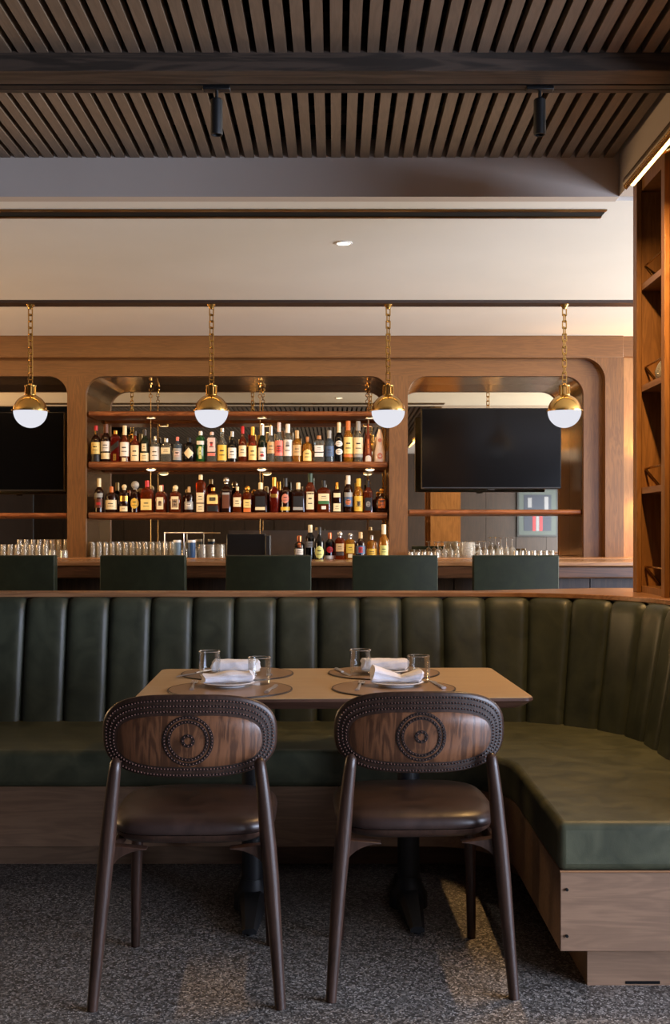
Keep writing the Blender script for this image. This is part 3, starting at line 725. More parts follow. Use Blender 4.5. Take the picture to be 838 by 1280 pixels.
glass_row('t', 'lowball_glass', 'glass', PX(514, 9.3), PX(546, 9.3), 5, 9.30, .024, .045, 'small upturned glass at the foot of the middle pillar', 'small glasses beside the middle pillar')
glass_row('s', 'coupe_glass', 'glass', PX(600, 9.5), PX(624, 9.5), 4, 9.52, .026, .130, 'upturned stemmed glass right of the glass jug', 'stemmed glasses right of the glass jug')
glass_row('s', 'wine_glass', 'glass', PX(628, 9.6), PX(642, 9.6), 3, 9.66, .024, .165, 'tallest upturned stemmed glass below the television', 'tall stemmed glasses below the right television')
glass_row('t', 'lowball_glass', 'glass', PX(645, 9.3), PX(690, 9.3), 7, 9.30, .024, .055, 'small upturned glass below the right end of the television', 'small glasses below the right television')
jug = thing('glass_jug', 'broad clear glass jug between the stemmed glasses in the right niche', 'jug', (PX(584, 9.35), 9.35, ZB))
MB().lathe([(0, 0), (.055, 0), (.062, .01), (.07, .06), (.064, .11), (.067, .125), (.060, .11), (.066, .06), (.058, .014), (0, .01)], n=20, cap=False).build('body', M_glass2, jug)
MB().tube([(.062, 0, .105), (.105, 0, .1), (.11, 0, .06), (.066, 0, .035)], .006, 8).build('handle', M_glass2, jug)
# till, rail with cups, cutting tray
till = thing('till_screen', 'black back of a till screen on the bar counter', 'till', (PX(311, 8.3), 8.32, ZT))
h = (PZ(667, 8.3) - ZT); w = PX(339, 8.3) - PX(284, 8.3)
MB().box(-w / 2, w / 2 - .04, -.02, .02, .01, h).build('housing', plain('till_black', (22, 21, 21), .25), till, bevel=(.005, 2))
MB().box(w / 2 - .04, w / 2, -.03, .06, .0, h - .01).build('card_reader', M_black, till, bevel=(.008, 2))
MB().box(-.1, .1, -.03, .12, 0, .012).build('foot', M_black, till, bevel=(.003, 1))
rail = thing('tap_rail', 'slim chrome tap rail above the short glasses', 'tap', (PX(230, 9.3), 9.3, ZB))
zz = PZ(666, 9.3) - ZB; xw = (PX(254, 9.3) - PX(206, 9.3)) / 2
MB().tube([(-xw, 0, 0), (-xw, 0, zz)], .004, 8).build('post', M_chrome, rail); MB().tube([(0, 0, 0), (0, 0, zz)], .004, 8).build('post', M_chrome, rail)
MB().tube([(-xw - .006, 0, zz), (xw, 0, zz)], .006, 8).build('spout_bar', M_chrome, rail)
for px, lab, col in ((222, 'small blue and white cup left under the chrome tap rail', 'bluewhite'), (240, 'small deep blue cup right under the chrome tap rail', 'blue')):
    t = thing('cup', lab, 'cup', (PX(px, 9.28), 9.27, ZB), 0, 'blue cups under the tap rail')
    hh = PZ(675, 9.28) - ZB
    MB().lathe([(0, 0), (.026, 0), (.03, .01), (.032, hh), (.028, hh), (.026, .02), (0, .02)], n=16, cap=False).build('body', plain('cup_' + col, (44, 74, 116) if col == 'blue' else (98, 122, 146), .2), t)
    MB().lathe([(.0335, hh - .02), (.0335, hh)], n=16, cap=False).build('rim_band', plain('cup_white', (210, 215, 220), .2), t)
# brass-and-steel splashback reflections at the rear of the counter
o = MB().box(PX(286, 9.96), PX(486, 9.96) - .05, 0, .01, 0, PZ(663, 9.96) - ZB).build('splashback', M_steel, None, (0, 9.96, ZB), smooth=None); tag(o, 'low brushed steel splashback behind the till and bottles', 'splashback')

# ------------------------------------------------------------------ televisions
def tv(px0, px1, py0, py1, label):
    d = 9.60; x0, x1 = PX(px0, d), PX(px1, d); z1, z0 = PZ(py0, d), PZ(py1, d); w, h = x1 - x0, z1 - z0
    t = thing('television', label, 'television', ((x0 + x1) / 2, d, z0), 0, 'wall televisions')
    MB().box(-w / 2, w / 2, 0, .055, 0, h).build('housing', M_black, t, bevel=(.006, 2))
    MB().box(-w / 2 + .008, w / 2 - .008, -.003, .0, .014, h - .008).build('screen', M_screen, t, smooth=None)
    MB().box(-.03, .03, -.002, .02, -.012, .0).build('sensor', M_black, t, bevel=(.003, 1))
    MB().box(-.2, .2, .055, DM - d - .001, h * .3, h * .7).build('wall_bracket', M_black, t, smooth=None)
tv(527, 702, 510, 611, 'flat black television in the right niche, left of the display unit')
tv(-96, 80.5, 515, 614, 'flat black television in the left niche, cut by the picture edge')

# ------------------------------------------------------------------ pendants
def make_pendant():
    t = thing('pendant_lamp', 'x', 'pendant lamp', (0, 0, 0), 0, 'brass globe pendants over the bar')
    r = .119; zc = 2.13 - ZC
    MB().lathe([(r * sin(a), zc - r * cos(a)) for a in [pi / 2 * i / 12 for i in range(13)]], n=36, cap=False).build('globe', M_opal, t)
    MB().lathe([(r * 1.0, zc + .0)] + [(r * cos(a), zc + r * sin(a)) for a in [R(72) * i / 10 for i in range(11)]], n=36, cap=False).build('dome', M_brass, t)
    MB().lathe([(r, zc - .003), (r + .012, zc - .003), (r + .012, zc + .006), (r, zc + .008)], n=36, cap=False).build('rim', M_brass, t)
    m = MB(); z0 = zc + r * sin(R(72)) - .004
    m.lathe([(.042, z0), (.042, z0 + .008), (.03, z0 + .012), (.03, z0 + .062), (.042, z0 + .066), (.042, z0 + .074), (.02, z0 + .078), (.01, z0 + .09)], n=24)
    for k in range(10):
        q = 2 * pi * k / 10; m.tube([(.034 * cos(q), .034 * sin(q), z0 + .01), (.034 * cos(q), .034 * sin(q), z0 + .066)], .006, 6)
    m.build('neck', M_brass, t)
    m = MB(); z = z0 + .088; k = 0
    m.torus((0, 0, z + .012), .016, .003, 14, 6, 'y'); z += .026
    while z < -.055:
        L_, w_ = .054, .0135; hx = (w_ if k % 2 == 0 else .009, 0 if k % 2 == 0 else w_)
        pts = [(-hx[0], -hx[1], z), (hx[0], hx[1], z), (hx[0], hx[1], z + L_), (-hx[0], -hx[1], z + L_)]
        for a in range(4): m.tube([pts[a], pts[(a + 1) % 4]], .0046, 6)
        z += L_ - .008; k += 1
    m.tube([(0, 0, z), (0, 0, -.02)], .0036, 6)
    m.build('chain', M_brass, t)
    MB().lathe([(0, -.05), (.014, -.05), (.018, -.04), (.03, -.024), (.032, -.02)], n=20, cap=False).build('canopy', M_brass, t)
    return t
p0 = make_pendant()
pend = [(38, 0, 'brass globe pendant hanging before the left television'), (264.5, 0, 'brass globe pendant before the left part of the bottle shelves'), (485.5, .0, 'brass globe pendant before the pillar right of the bottle shelves'), (706, .015, 'brass globe pendant before the right end of the right television')]
for i, (px, dz, lab) in enumerate(pend):
    loc = (PX(px, 8.0), 8.0, ZC)
    if i == 0: p0.location = loc; p0['label'] = lab
    else: dup(p0, loc, None, lab)

# ================================================================== BANQUETTE
RA = .61; AX, AY = .63, 4.15           # arc centre
ARC = RA * pi / 2; XE = AX + RA
def path(s):
    """top crest line of the backrest: point and the normal toward the seat"""
    if s <= 0: return Vector((AX + s, AY + RA)), Vector((0, -1))
    if s <= ARC:
        a = s / RA; return Vector((AX + RA * sin(a), AY + RA * cos(a))), Vector((-sin(a), -cos(a)))
    return Vector((XE, AY - (s - ARC))), Vector((-1, 0))
S0, S1 = -3.3, ARC + 1.22
bq = thing('banquette', 'dark green leather channelled banquette curving around the right corner on a wooden base', 'banquette', (0, 4.3, 0))
BQ = Vector((0, 4.3, 0))
def loc2(p, z): return (p.x - BQ.x, p.y - BQ.y, z)
ZS, ZBK = .47, .985
SP = .178
s = 0.01
while s > S0: s -= SP
cells = []
while s < S1:
    cells.append((s, min(s + SP, S1))); s += SP
for (a, b) in cells:
    rows = []; nu = 14
    vs = [(ZS - .06, 0), (.5, 0), (.6, 0), (.7, 0), (.8, 0), (.88, 0), (.93, 0), (.958, .004), (.974, .013), (.982, .026), (ZBK, .045), (ZBK - .004, .075)]
    for (z, back) in vs:
        row = []
        for i in range(nu + 1):
            u = i / nu; p, n = path(a + (b - a) * u)
            x = abs(2 * u - 1)
            bul = .028 * (1 - x ** 5) ** .5
            o = .09 * (.985 - z) / .515
            edge = 1 - x ** 4
            zz = z - (0 if z < .95 else (1 - edge) * .008)
            row.append(loc2(p + n * (o + bul - back - .028), zz))
        rows.append(row)
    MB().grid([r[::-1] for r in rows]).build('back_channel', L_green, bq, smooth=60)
def pathpoly(s0, s1, off, n=60):
    out = []
    for i in range(n + 1):
        p, nn = path(s0 + (s1 - s0) * i / n); out.append((p.x + nn.x * off, p.y + nn.y * off - BQ.y))
    return out
# seat cushion plan
def seat_poly(front, inner, end, r, outer_off, xl=-2.7):
    out = pathpoly(-2.2 + (xl + 2.2 if False else 0), ARC + (AY - end), outer_off, 60)   # outer, left to right, then down to the end
    out = [(xl, out[0][1])] + out
    pts = list(out)                                                # ends at (XE-off, end)
    pts += [(inner, end - BQ.y)]
    c = (inner - r, front - r)
    arc = [(c[0] + r * cos(q), c[1] + r * sin(q) - BQ.y) for q in [pi / 2 * i / 10 for i in range(11)]]
    pts += arc; pts += [(xl, front - BQ.y)]
    return pts[::-1]
def ccw(p):
    a = sum(p[i][0] * p[(i + 1) % len(p)][1] - p[(i + 1) % len(p)][0] * p[i][1] for i in range(len(p)))
    return p if a > 0 else p[::-1]
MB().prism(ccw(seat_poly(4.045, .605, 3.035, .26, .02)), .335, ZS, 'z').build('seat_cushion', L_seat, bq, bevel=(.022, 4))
MB().prism(ccw(seat_poly(4.06, .612, 3.042, .26, .0)), .117, .336, 'z').build('base_panel', W_base, bq, bevel=(.002, 1))
MB().prism(ccw(seat_poly(4.25, .70, 3.105, .26, .0)), 0, .118, 'z').build('plinth', W_base, bq, smooth=30)
pip = [Vector((x, y, .3365)) for x, y in [(1.2, 3.035 - 4.3), (.61, 3.035 - 4.3)]]
MB().tube(pip, .003, 6).build('piping', W_ledge, bq)
for z in (PZ(1112, 3.04), PZ(1170, 3.04)):
    MB().lathe([(0, 0), (.0042, 0), (.0042, .004), (0, .004)], n=12, cap=False).build('screw_hole', M_blackpaint, bq, (PX(709, 3.04), 3.0405 - 4.3, z), (R(90), 0, 0))
MB().box(PX(783, 3.1), PX(826, 3.1), 3.1035 - 4.3, 3.12 - 4.3, 0.004, .012).build('floor_gap', M_blackpaint, bq, smooth=None)
# timber cap ledge
inner = pathpoly(-3.2, ARC + 1.22, -.028, 70)
led = inner + [(1.80, 2.93 - 4.3), (1.80, 5.19 - 4.3), (1.2, 5.19 - 4.3), (.62, 4.945 - 4.3), (inner[0][0], 4.945 - 4.3)]
MB().prism(ccw(led), .982, 1.002, 'z').build('cap_ledge', W_ledge, bq, bevel=(.003, 2))
inn = pathpoly(-3.2, ARC + 1.22, -.045, 70)
wl = inn + [(1.75, 2.93 - 4.3), (1.75, 5.15 - 4.3), (1.2, 5.15 - 4.3), (.62, 4.92 - 4.3), (inn[0][0], 4.92 - 4.3)]
MB().prism(ccw(wl), 0, .982, 'z').build('rear_panelling', W_barface, bq, smooth=30)

# ================================================================== DISPLAY UNIT (right)
du = thing('display_unit', 'tall walnut open display shelving standing on the banquette ledge at right', 'shelving', (1.47, 4.1, 1.002))
def L(x, y, z): return (x - 1.47, y - 4.1, z - 1.002)
def lbox(x0, x1, y0, y1, z0, z1): 
    a, b = L(x0, y0, z0), L(x1, y1, z1); return MB().box(a[0], b[0], a[1], b[1], a[2], b[2])
ZU = 2.78
lbox(1.313, 1.70, 4.812, 4.85, 1.002, ZU).build('side_panel', W_unit, du, smooth=None)
lbox(1.313, 1.68, 4.39, 4.43, 1.002, ZU).build('side_panel', W_unit, du, smooth=None)
lbox(1.313, 1.68, 3.93, 3.97, 1.002, ZU).build('side_panel', W_unit, du, smooth=None)
lbox(1.68, 1.70, 3.93, 4.812, 1.002, ZU).build('back_panel', W_barface, du, smooth=None)
for y in (4.79, 4.385, 3.925):
    lbox(1.291, 1.313, y, y + (.06 if y > 4.7 else .048), 1.002, ZU).build('stile', W_unit, du, bevel=(.003, 2))
lbox(1.313, 1.68, 3.97, 4.812, ZU - .06, ZU).build('top_panel', W_unit, du, smooth=None)
for y0, y1 in ((4.43, 4.812), (3.97, 4.39)):
    lbox(1.313, 1.68, y0, y1, 1.002, 1.03).build('bottom_panel', W_unit, du, smooth=None)
    for z in (1.45, 1.886, 2.32):
        sh = lbox(1.325, 1.68, y0, y1, z - .026, z).build('shelf', W_unit, du, smooth=None)
        lbox(1.313, 1.325, y0, y1, z - .026, z).build('edge_strip', W_unit_edge, sh, smooth=None)
    for z in (1.03, 1.45, 1.886, 2.32):
        zr = z + .082
        m = MB().tube([L(1.332, y0, zr), L(1.332, y1 - .008, zr)], .0045, 8)
        m.build('guard_rail', M_brass, du)
        MB().tube([L(1.332, y1 - .008, zr), L(1.40, y1 - .004, z + .002)], .0045, 8).build('rail_bracket', M_brass_dark, du)
# picture light
pl = thing('picture_light', 'lit brass picture light above the display unit', 'picture light', (1.12, 3.9, 2.58))
cc = []
rows = []
for y in (-.75, .335):
    rows.append([(.032 * cos(q), y, .032 * sin(q)) for q in [R(22) + R(215) * i / 14 for i in range(15)]])
for y in (.335, -.75):
    rows.append([(.029 * cos(q), y, .029 * sin(q)) for q in [R(22) + R(215) * i / 14 for i in range(15)]])
rows.append(rows[0])
m = MB().grid(rows)
m.lathe([(0, 0), (.033, 0), (.033, .006), (0, .006)], n=20, cap=False)
m.build('shade', M_brass, pl)
MB().tube([(0, -.74, -.012), (0, .31, -.012)], .009, 10).build('lamp_tube', M_tube, pl)
for y in (.15, -.45):
    MB().tube([(.02, y, .03), (.10, y, .07), (.172, y, .07)], .008, 8).build('arm', M_brass, pl)
pl['label'] = 'long lit brass picture light fixed high on the walnut display unit'
# carafe
cv = thing('glass_carafe', 'clear glass carafe with a curved neck on the display shelf', 'carafe', (1.355, 4.58, 1.886))
MB().lathe([(0, 0), (.035, 0), (.042, .008), (.046, .03), (.034, .06), (.014, .085), (.010, .10)], n=20, cap=False).build('bowl', M_glass2, cv)
MB().tube([(0, 0, .098), (-.012, 0, .14), (-.006, 0, .18), (.012, 0, .22), (.010, 0, .265), (-.004, 0, .29)], [.010, .010, .010, .011, .011, .013], 12, cap=False).build('neck', M_glass2, cv)
# unseen sconce behind the unit, assumed from the light on the pale panel
sc = thing('wall_sconce', 'small brass wall sconce on the pale wood panel behind the display unit', 'sconce', (2.66, D1, 1.72))
MB().lathe([(0, -.1), (.035, -.1), (.035, .1), (0, .1)], (0, -.07, 0), 16, cap=False).build('shade', M_brass, sc)
MB().box(-.02, .02, -.07, 0, -.02, .02).build('arm', M_brass, sc)

# ================================================================== TABLE
TZ = .75
tb = thing('dining_table', 'rectangular pale oak dining table with a dark angled edge on two black pedestals', 'table', (-.015, 3.80, 0), R(2.0))
hw, hd = .615, .385
def rrect(hx, hy, r, n=6):
    out = []
    for cx, cy, a0 in ((hx - r, hy - r, 0), (-hx + r, hy - r, 90), (-hx + r, -hy + r, 180), (hx - r, -hy + r, 270)):
        for i in range(n + 1):
            q = R(a0 + 90 * i / n); out.append((cx + r * cos(q), cy + r * sin(q)))
    return out
levels = [(0, TZ - .036, .05), (.028, TZ - .013, .022), (.030, TZ - .011, .02), (.030, TZ - .003, .02)]
rows = []
for (grow, z, r) in levels:
    rows.append([(x, y, z) for x, y in rrect(hw - .03 + grow, hd - .03 + grow, .03)])
m = MB().grid(rows, closed_u=True); n = len(rows[0]); m.f.append(tuple(range(n))[::-1]); m.f.append(tuple(range(3 * n, 4 * n)))
m.build('edge_band', W_table_edge, tb)
MB().prism(rrect(hw - .002, hd - .002, .03), TZ - .0035, TZ, 'z').build('tabletop', W_table, tb, bevel=(.002, 2))
for sx in (-1, 1):
    x = sx * .262
    MB().lathe([(.037, .03), (.037, TZ - .05), (.06, TZ - .045), (.06, TZ - .036)], (x, -.03, 0), 24).build('column', M_iron, tb)
    m = MB()
    pf = [(.065, 0), (.062, .045), (.055, .055), (.042, .085), (.040, .10)]
    m.lathe(pf, (x, -.03, 0), 24)
    prof_y = [(-.285, .022, .026), (-.24, .026, .036), (-.12, .036, .058), (0, .05, .07), (.12, .036, .058), (.24, .026, .036), (.285, .022, .026)]
    rws = []
    for (y, w, hh) in prof_y:
        rws.append([(x - w, y - .03, .008), (x - w, y - .03, hh * .7), (x - w * .6, y - .03, hh), (x + w * .6, y - .03, hh), (x + w, y - .03, hh * .7), (x + w, y - .03, .008)])
    m.grid(rws, closed_u=True); o = len(m.v) - 42; m.f.append(tuple(o + i for i in range(6))); m.f.append(tuple(o + 36 + i for i in range(6))[::-1])
    bs = m.build('base', M_iron, tb)
    for y in (-.265, .265): MB().lathe([(.012, 0), (.012, .010)], (x, y - .03, 0), 12).build('levelling_foot', M_black, bs)

# ------------------------------------------------------------------ place settings
TT = TZ + .0005
def put(name, label, cat, x, y, z, rz=0, group=None): return thing(name, label, cat, (x, y, z), rz, group)
def napkin(kind, seed):
    rnd = random.Random(seed); nx, nq = 26, 36; rows = []
    Lx = .165; ph = rnd.random() * 6
    for i in range(nx + 1):
        u = -1 + 2 * i / nx
        endf = min(1, (1 - abs(u)) * 9 + .55)
        if kind == 'bow': h = .022 + .030 * abs(u - .15) ; w = .036 + .012 * abs(u)
        elif kind == 'roll': h = .040; w = .034
        else: h = .034 + .006 * u + .003 * sin(u * 5 + ph); w = .042 + .003 * sin(u * 4 + ph)
        row = []
        for k in range(nq):
            q = 2 * pi * k / nq
            cy = abs(cos(q)) ** .8 * (1 if cos(q) > 0 else -1); cz = abs(sin(q)) ** .8 * (1 if sin(q) > 0 else -1)
            crease = 1 - .16 * math.exp(-((abs(cos(q)) - 1) / .02) ** 2) * (0 if kind == 'roll' else 1)
            wr = 1 + .03 * sin(9 * q + 7 * u + ph) + .02 * sin(3 * q - 11 * u)
            row.append((u * Lx / 2 + .006 * sin(2 * q + ph) * (abs(u) > .9), cy * w * endf * crease * wr + .004 * sin(3 * u + ph), h / 2 + cz * h / 2 * endf * wr + (.0 if cz < 0 else .0)))
        rows.append(row)
    zmin = min(p[2] for r in rows for p in r); rows = [[(p[0], p[1], p[2] - zmin) for p in r] for r in rows]
    m = MB().grid(rows, closed_u=True)
    for q, rv in ((0, False), (nx, True)):
        f = tuple(range(q * nq, q * nq + nq)); m.f.append(f[::-1] if not rv else f)
    return m
def fork(t):
    MB().tube([(0, -.10, .002), (0, -.03, .003), (0, .03, .005), (0, .05, .004)], [.0075, .0055, .0035, .004], 8, flat=(1, .35)).build('handle', M_chrome, t)
    m = MB().tube([(0, .045, .004), (0, .055, .003), (0, .068, .0025)], [.004, .010, .012], 8, flat=(1, .25))
    for x in (-.009, -.003, .003, .009): m.tube([(x, .064, .0025), (x, .08, .002), (x, .105, .005)], [.0022, .002, .0012], 6)
    m.build('tines', M_chrome, t)
def knife(t):
    MB().tube([(0, -.10, .004), (0, -.06, .005), (0, -.01, .004)], [.008, .0075, .005], 8, flat=(1, .55)).build('handle', M_chrome, t)
    poly = [(-.006, -.012), (.008, -.012), (.011, .03), (.010, .075), (.002, .098), (-.005, .09)]
    MB().prism(poly, .0015, .003, 'z').build('blade', M_chrome, t)
def setting(xm, ym, tag_, mat_lab, pl, npk, nkind, gl, fk, kn, far, rows):
    mt = put('placemat', mat_lab, 'placemat', xm, ym, TT, 0, 'round placemats')
    MB().lathe([(0, .0), (.196, 0), (.196, .004), (0, .0042)], n=64, cap=False).build('leather_top', M_mat, mt, smooth=30)
    MB().lathe([(.196, 0), (.2005, .0003), (.2005, .0038), (.196, .0044)], n=64, cap=False).build('rim', M_matrim, mt)
    zt_ = TT + .0048
    (px_, py_), plab = pl
    p = put('side_plate', plab, 'plate', px_, py_, zt_, 0, 'white side plates')
    o = MB().lathe([(0, .002), (.05, .002), (.052, 0), (.056, 0), (.058, .003), (.085, .011), (.088, .013), (.085, .0145), (.06, .007), (0, .0055)], n=48, cap=False).build('dish', M_white, p)
    (dx, dy, rz, seed), nlab = npk
    o = napkin(nkind, seed).build('napkin', M_napkin, None, (px_ + dx, py_ + dy, zt_ + (.011 if True else 0)), (0, 0, rz)); tag(o, nlab, 'napkin', 'folded white napkins')
    (gx, gy), glab = gl
    on = math.hypot(gx - xm, gy - ym) < .2
    g = put('tumbler', glab, 'glass', gx, gy, zt_ if on else TT + .0048, 0, 'water tumblers')
    r, h = .039, .088
    MB().lathe([(0, .0), (r * .88, 0), (r * .93, .004), (r, h), (r - .0018, h + .0006), (r - .003, h - .001), (r * .93 - .003, .012), (0, .010)], n=36, cap=False).build('glass_wall', M_glass, g)
    MB().torus((0, 0, h), r - .0012, .0013, 36, 6).build('rim', M_glass2, g)
    (fx, fy, frz), flab = fk
    t = put('fork', flab, 'fork', fx, fy, zt_, frz, 'forks'); fork(t)
    (kx, ky, krz), klab = kn
    t = put('butter_knife', klab, 'knife', kx, ky, zt_, krz, 'butter knives'); knife(t)
setting(-.337, 3.60, 'nl', 'round brown placemat at the near left place, behind the left chair',
        ((-.35, 3.66), 'white plate under the flat folded napkin at the near left place'), ((0, 0, R(3), 3), 'flat folded white napkin at the near left place, behind the left chair'), 'flat',
        ((-.25, 3.705), 'clear tumbler right of the near left napkin'), ((-.463, 3.655, R(4)), 'steel fork left of the near left napkin'), ((-.203, 3.585, R(-6)), 'butter knife right of the near left tumbler'), False, None)
setting(-.349, 4.005, 'fl', 'round brown placemat at the far left place, by the green backrest',
        ((-.352, 3.97), 'white plate under the napkin at the far left place'), ((.0, 0, R(-2), 5), 'rolled white napkin between the two left tumblers'), 'roll',
        ((-.437, 3.90), 'clear tumbler at the left end of the table, before the far left napkin'), ((-.235, 4.00, R(184)), 'steel fork at the far left place, beyond the tumbler'), ((-.50, 3.965, R(150)), 'butter knife left of the far left tumbler'), True, None)
setting(.19, 3.625, 'nr', 'round brown placemat at the near right place, behind the right chair',
        ((.203, 3.67), 'white plate under the bow-shaped napkin at the near right place'), ((0, 0, R(-3), 9), 'bow-folded white napkin behind the right chair'), 'bow',
        ((.281, 3.755), 'clear tumbler right of the bow-folded napkin'), ((.080, 3.65, R(-6)), 'steel fork left of the bow-folded napkin'), ((.335, 3.68, R(8)), 'butter knife at the right, beside the near right tumbler'), False, None)
setting(.176, 4.03, 'fr', 'round brown placemat at the far right place, by the green backrest',
        ((.178, 4.0), 'white plate under the napkin at the far right place'), ((-.0, 0, R(1), 12), 'rolled white napkin between the two right tumblers'), 'roll',
        ((.09, 3.95), 'clear tumbler before the far right napkin, left of the bow-folded one'), ((.30, 4.02, R(178)), 'steel fork at the far right place, beyond the tumbler'), ((.03, 4.0, R(195)), 'butter knife left of the far right tumbler'), True, None)

# ================================================================== CHAIRS
def sgnpow(c, p): return (abs(c) ** p) * (1 if c >= 0 else -1)
def make_chair():
    """local: x across, +y toward the table, origin on the floor between the rear feet"""
    t = thing('dining_chair', 'x', 'chair', (0, 0, 0), 0, 'dark ash dining chairs')
    a, b = .236, .113; zc = .712; kc = .85
    def outline(th, a_, b_, zc_, n=3.3):
        return a_ * sgnpow(cos(th), 2 / n), zc_ + b_ * sgnpow(sin(th), 2 / (n - .6))
    def ysurf(x, z): return .012 + kc * x * x - (z - .712) * .10
    nth = 72; TH = .020
    rows = []
    # back face (toward the camera) from centre to rim, round the edge, front face
    for (f, dy) in [(.02, 0), (.3, 0), (.6, 0), (.85, 0), (.96, .0), (.99, .003), (1.0, .009), (.99, .016), (.96, TH), (.6, TH), (.02, TH)]:
        row = []
        for k in range(nth):
            x, z = outline(2 * pi * k / nth, a * f, b * f, zc); row.append((x, ysurf(x, z) + dy, z))
        rows.append(row)
    m = MB().grid(rows, closed_u=True); m.f.append(tuple(range(nth))[::-1]); m.f.append(tuple(range(10 * nth, 11 * nth)))
    # grid faces point outward for the camera side after this winding
    back = m.build('backrest', W_chair, t, smooth=60)
    pa, pb, pz = a - .040, (2 * b - .056 - .030) / 2, zc - .013
    rows = []
    for (f, dy) in [(.02, -.0022), (.5, -.0022), (.97, -.0022), (1.0, .001)]:
        row = []
        for k in range(nth):
            x, z = outline(2 * pi * k / nth, pa * f, pb * f, pz); row.append((x, ysurf(x, z) + dy, z))
        rows.append(row)
    m = MB().grid(rows, closed_u=True); m.f.append(tuple(range(nth))[::-1])
    m.build('veneer_panel', W_chair_panel, back, smooth=60)
    st = MB(); gv = MB()
    def dash(x, z, tx, tz, hl, hw_, lift):
        y = ysurf(x, z) + lift
        nx_, nz_ = -tz, tx
        p = [(x + tx * hl * i + nx_ * hw_ * j, z + tz * hl * i + nz_ * hw_ * j) for i, j in ((-1, -1), (1, -1), (1, 1), (-1, 1))]
        vs = [(q[0], ysurf(q[0], q[1]) + .001, q[1]) for q in p] + [(x, y, z)]
        st.add(vs, [(0, 1, 4), (1, 2, 4), (2, 3, 4), (3, 0, 4)])
    for tpar in (.28, .55, .81):
        N_ = 400; pts = []
        for k in range(N_ + 1):
            th = 2 * pi * k / N_
            x0_, z0_ = outline(th, a, b, zc); x1_, z1_ = outline(th, pa, pb, pz)
            pts.append(Vector((x0_ + (x1_ - x0_) * tpar, z0_ + (z1_ - z0_) * tpar)))
        gr = []
        for off_, dy in ((-.0042, 0), (-.0040, -.0006), (.0040, -.0006), (.0042, 0)):
            row = []
            for k in range(0, N_, 4):
                d = (pts[(k + 4) % N_] - pts[(k - 4) % N_]).normalized(); q = pts[k] + Vector((-d.y, d.x)) * off_
                row.append((q.x, ysurf(q.x, q.y) + dy, q.y))
            gr.append(row)
        skip = tpar == .55
        n_ = len(gr[0])
        for k in range(n_):
            k2 = (k + 1) % n_
            if skip and gr[0][k][2] < zc - .075: continue
            for r_ in range(3): gv.add([gr[r_][k], gr[r_][k2], gr[r_ + 1][k2], gr[r_ + 1][k]], [(0, 1, 2, 3)])
        acc = 0; nxt = 0
        for k in range(N_):
            d = pts[k + 1] - pts[k]; l = d.length
            while nxt <= acc + l and l > 0:
                q = pts[k] + d * ((nxt - acc) / l); tt = d.normalized()
                nxt += .0088
                if skip and q.y < zc - .075: continue
                dash(q.x, q.y, tt.x, tt.y, .0030, .0030, -.0068)
            acc += l
    gv.build('carved_groove', plain('groove_dark', (34, 24, 20), .4), back, smooth=None)
    st.build('border_beading', plain('beading_dark', (104, 76, 66), .22), back, smooth=None)
    st = MB()
    for rr, cnt in ((.0640, 46), (.0515, 37), (.0140, 8)):
        for k in range(cnt):
            if rr < .02 and k == 0:
                st.build('ring_beading', plain('beading_dark', (104, 76, 66), .22), back, smooth=None); st = MB()
            q = 2 * pi * k / cnt; dash(rr * cos(q), .701 + rr * sin(q), -sin(q), cos(q), .0031, .0031, -.0088)
    st.build('rosette_beading', plain('beading_dark', (104, 76, 66), .22), back, smooth=None)
    for rr in (.0640, .0515, .0140):
        rows = []
        for r_, dy in ((rr + .0044, -.0018), (rr + .0042, -.0029), (rr - .0042, -.0029), (rr - .0044, -.0018)):
            rows.append([(r_ * cos(2 * pi * k / 60), ysurf(r_ * cos(2 * pi * k / 60), .701 + r_ * sin(2 * pi * k / 60)) + dy, .701 + r_ * sin(2 * pi * k / 60)) for k in range(60)])
        MB().grid(rows, closed_u=True).build('ring_groove', MATS['paint_groove'] if 'paint_groove' in MATS else plain('groove_dark', (34, 24, 20), .4), back)
    # rear legs
    for s in (-1, 1):
        m = MB().tube([(s * .247, -.02, 0), (s * .236, -.006, .15), (s * .223, .008, .32), (s * .214, .012, .42), (s * .203, .012, .54), (s * .194, .012, .62), (s * .191, .012, .645), (s * .1905, .013, .656)],
                      [.0145, .017, .0205, .0215, .019, .0165, .0145, .007], 14)
        m.build('leg', W_chair, t, smooth=60)
        g = MB()
        n_ = 8; poly = [(s * .222, .425), (s * .222, .33)]
        poly += [(s * (.208 - .098 * (1 - cos(q))), + .345 + .066 * sin(q)) for q in [pi / 2 * i / n_ for i in range(1, n_ + 1)]]
        poly += [(s * .11, .414), (s * .17, .420)]
        if s < 0: poly = poly[::-1]
        g.prism(poly, .012, .046, 'y'); g.build('corner_bracket', W_chair, t, smooth=30, bevel=(.004, 2))
        MB().tube([(s * .205, .44, 0), (s * .200, .42, .2), (s * .190, .40, .42)], [.0135, .016, .019], 12).build('leg', W_chair, t, smooth=60)
        MB().tube([(s * .205, .02, .405), (s * .195, .40, .405)], [.016, .016], 10, flat=(.8, 1.1)).build('side_rail', W_chair, t)
    cy = .268
    MB().lathe([(0, .408), (.17, .409), (.20, .416), (.217, .430), (.219, .440), (0, .44)], (0, cy, 0), 64, 4.0, cap=False, sy=1.03).build('seat_frame', W_chair, t, smooth=50)
    MB().lathe([(0, .440), (.218, .441), (.227, .446), (.229, .456), (.226, .468), (.216, .478), (.19, .486), (.13, .491), (0, .494)], (0, cy, 0), 64, 4.0, cap=False, sy=1.03).build('seat_cushion', L_brown, t, smooth=60)
    return t
c0 = make_chair(); c0.location = (-.391, 2.965, 0); c0.rotation_euler = (0, 0, R(1.3)); c0['label'] = 'dark carved-back wooden dining chair at the table, left one, before the flat folded napkin'
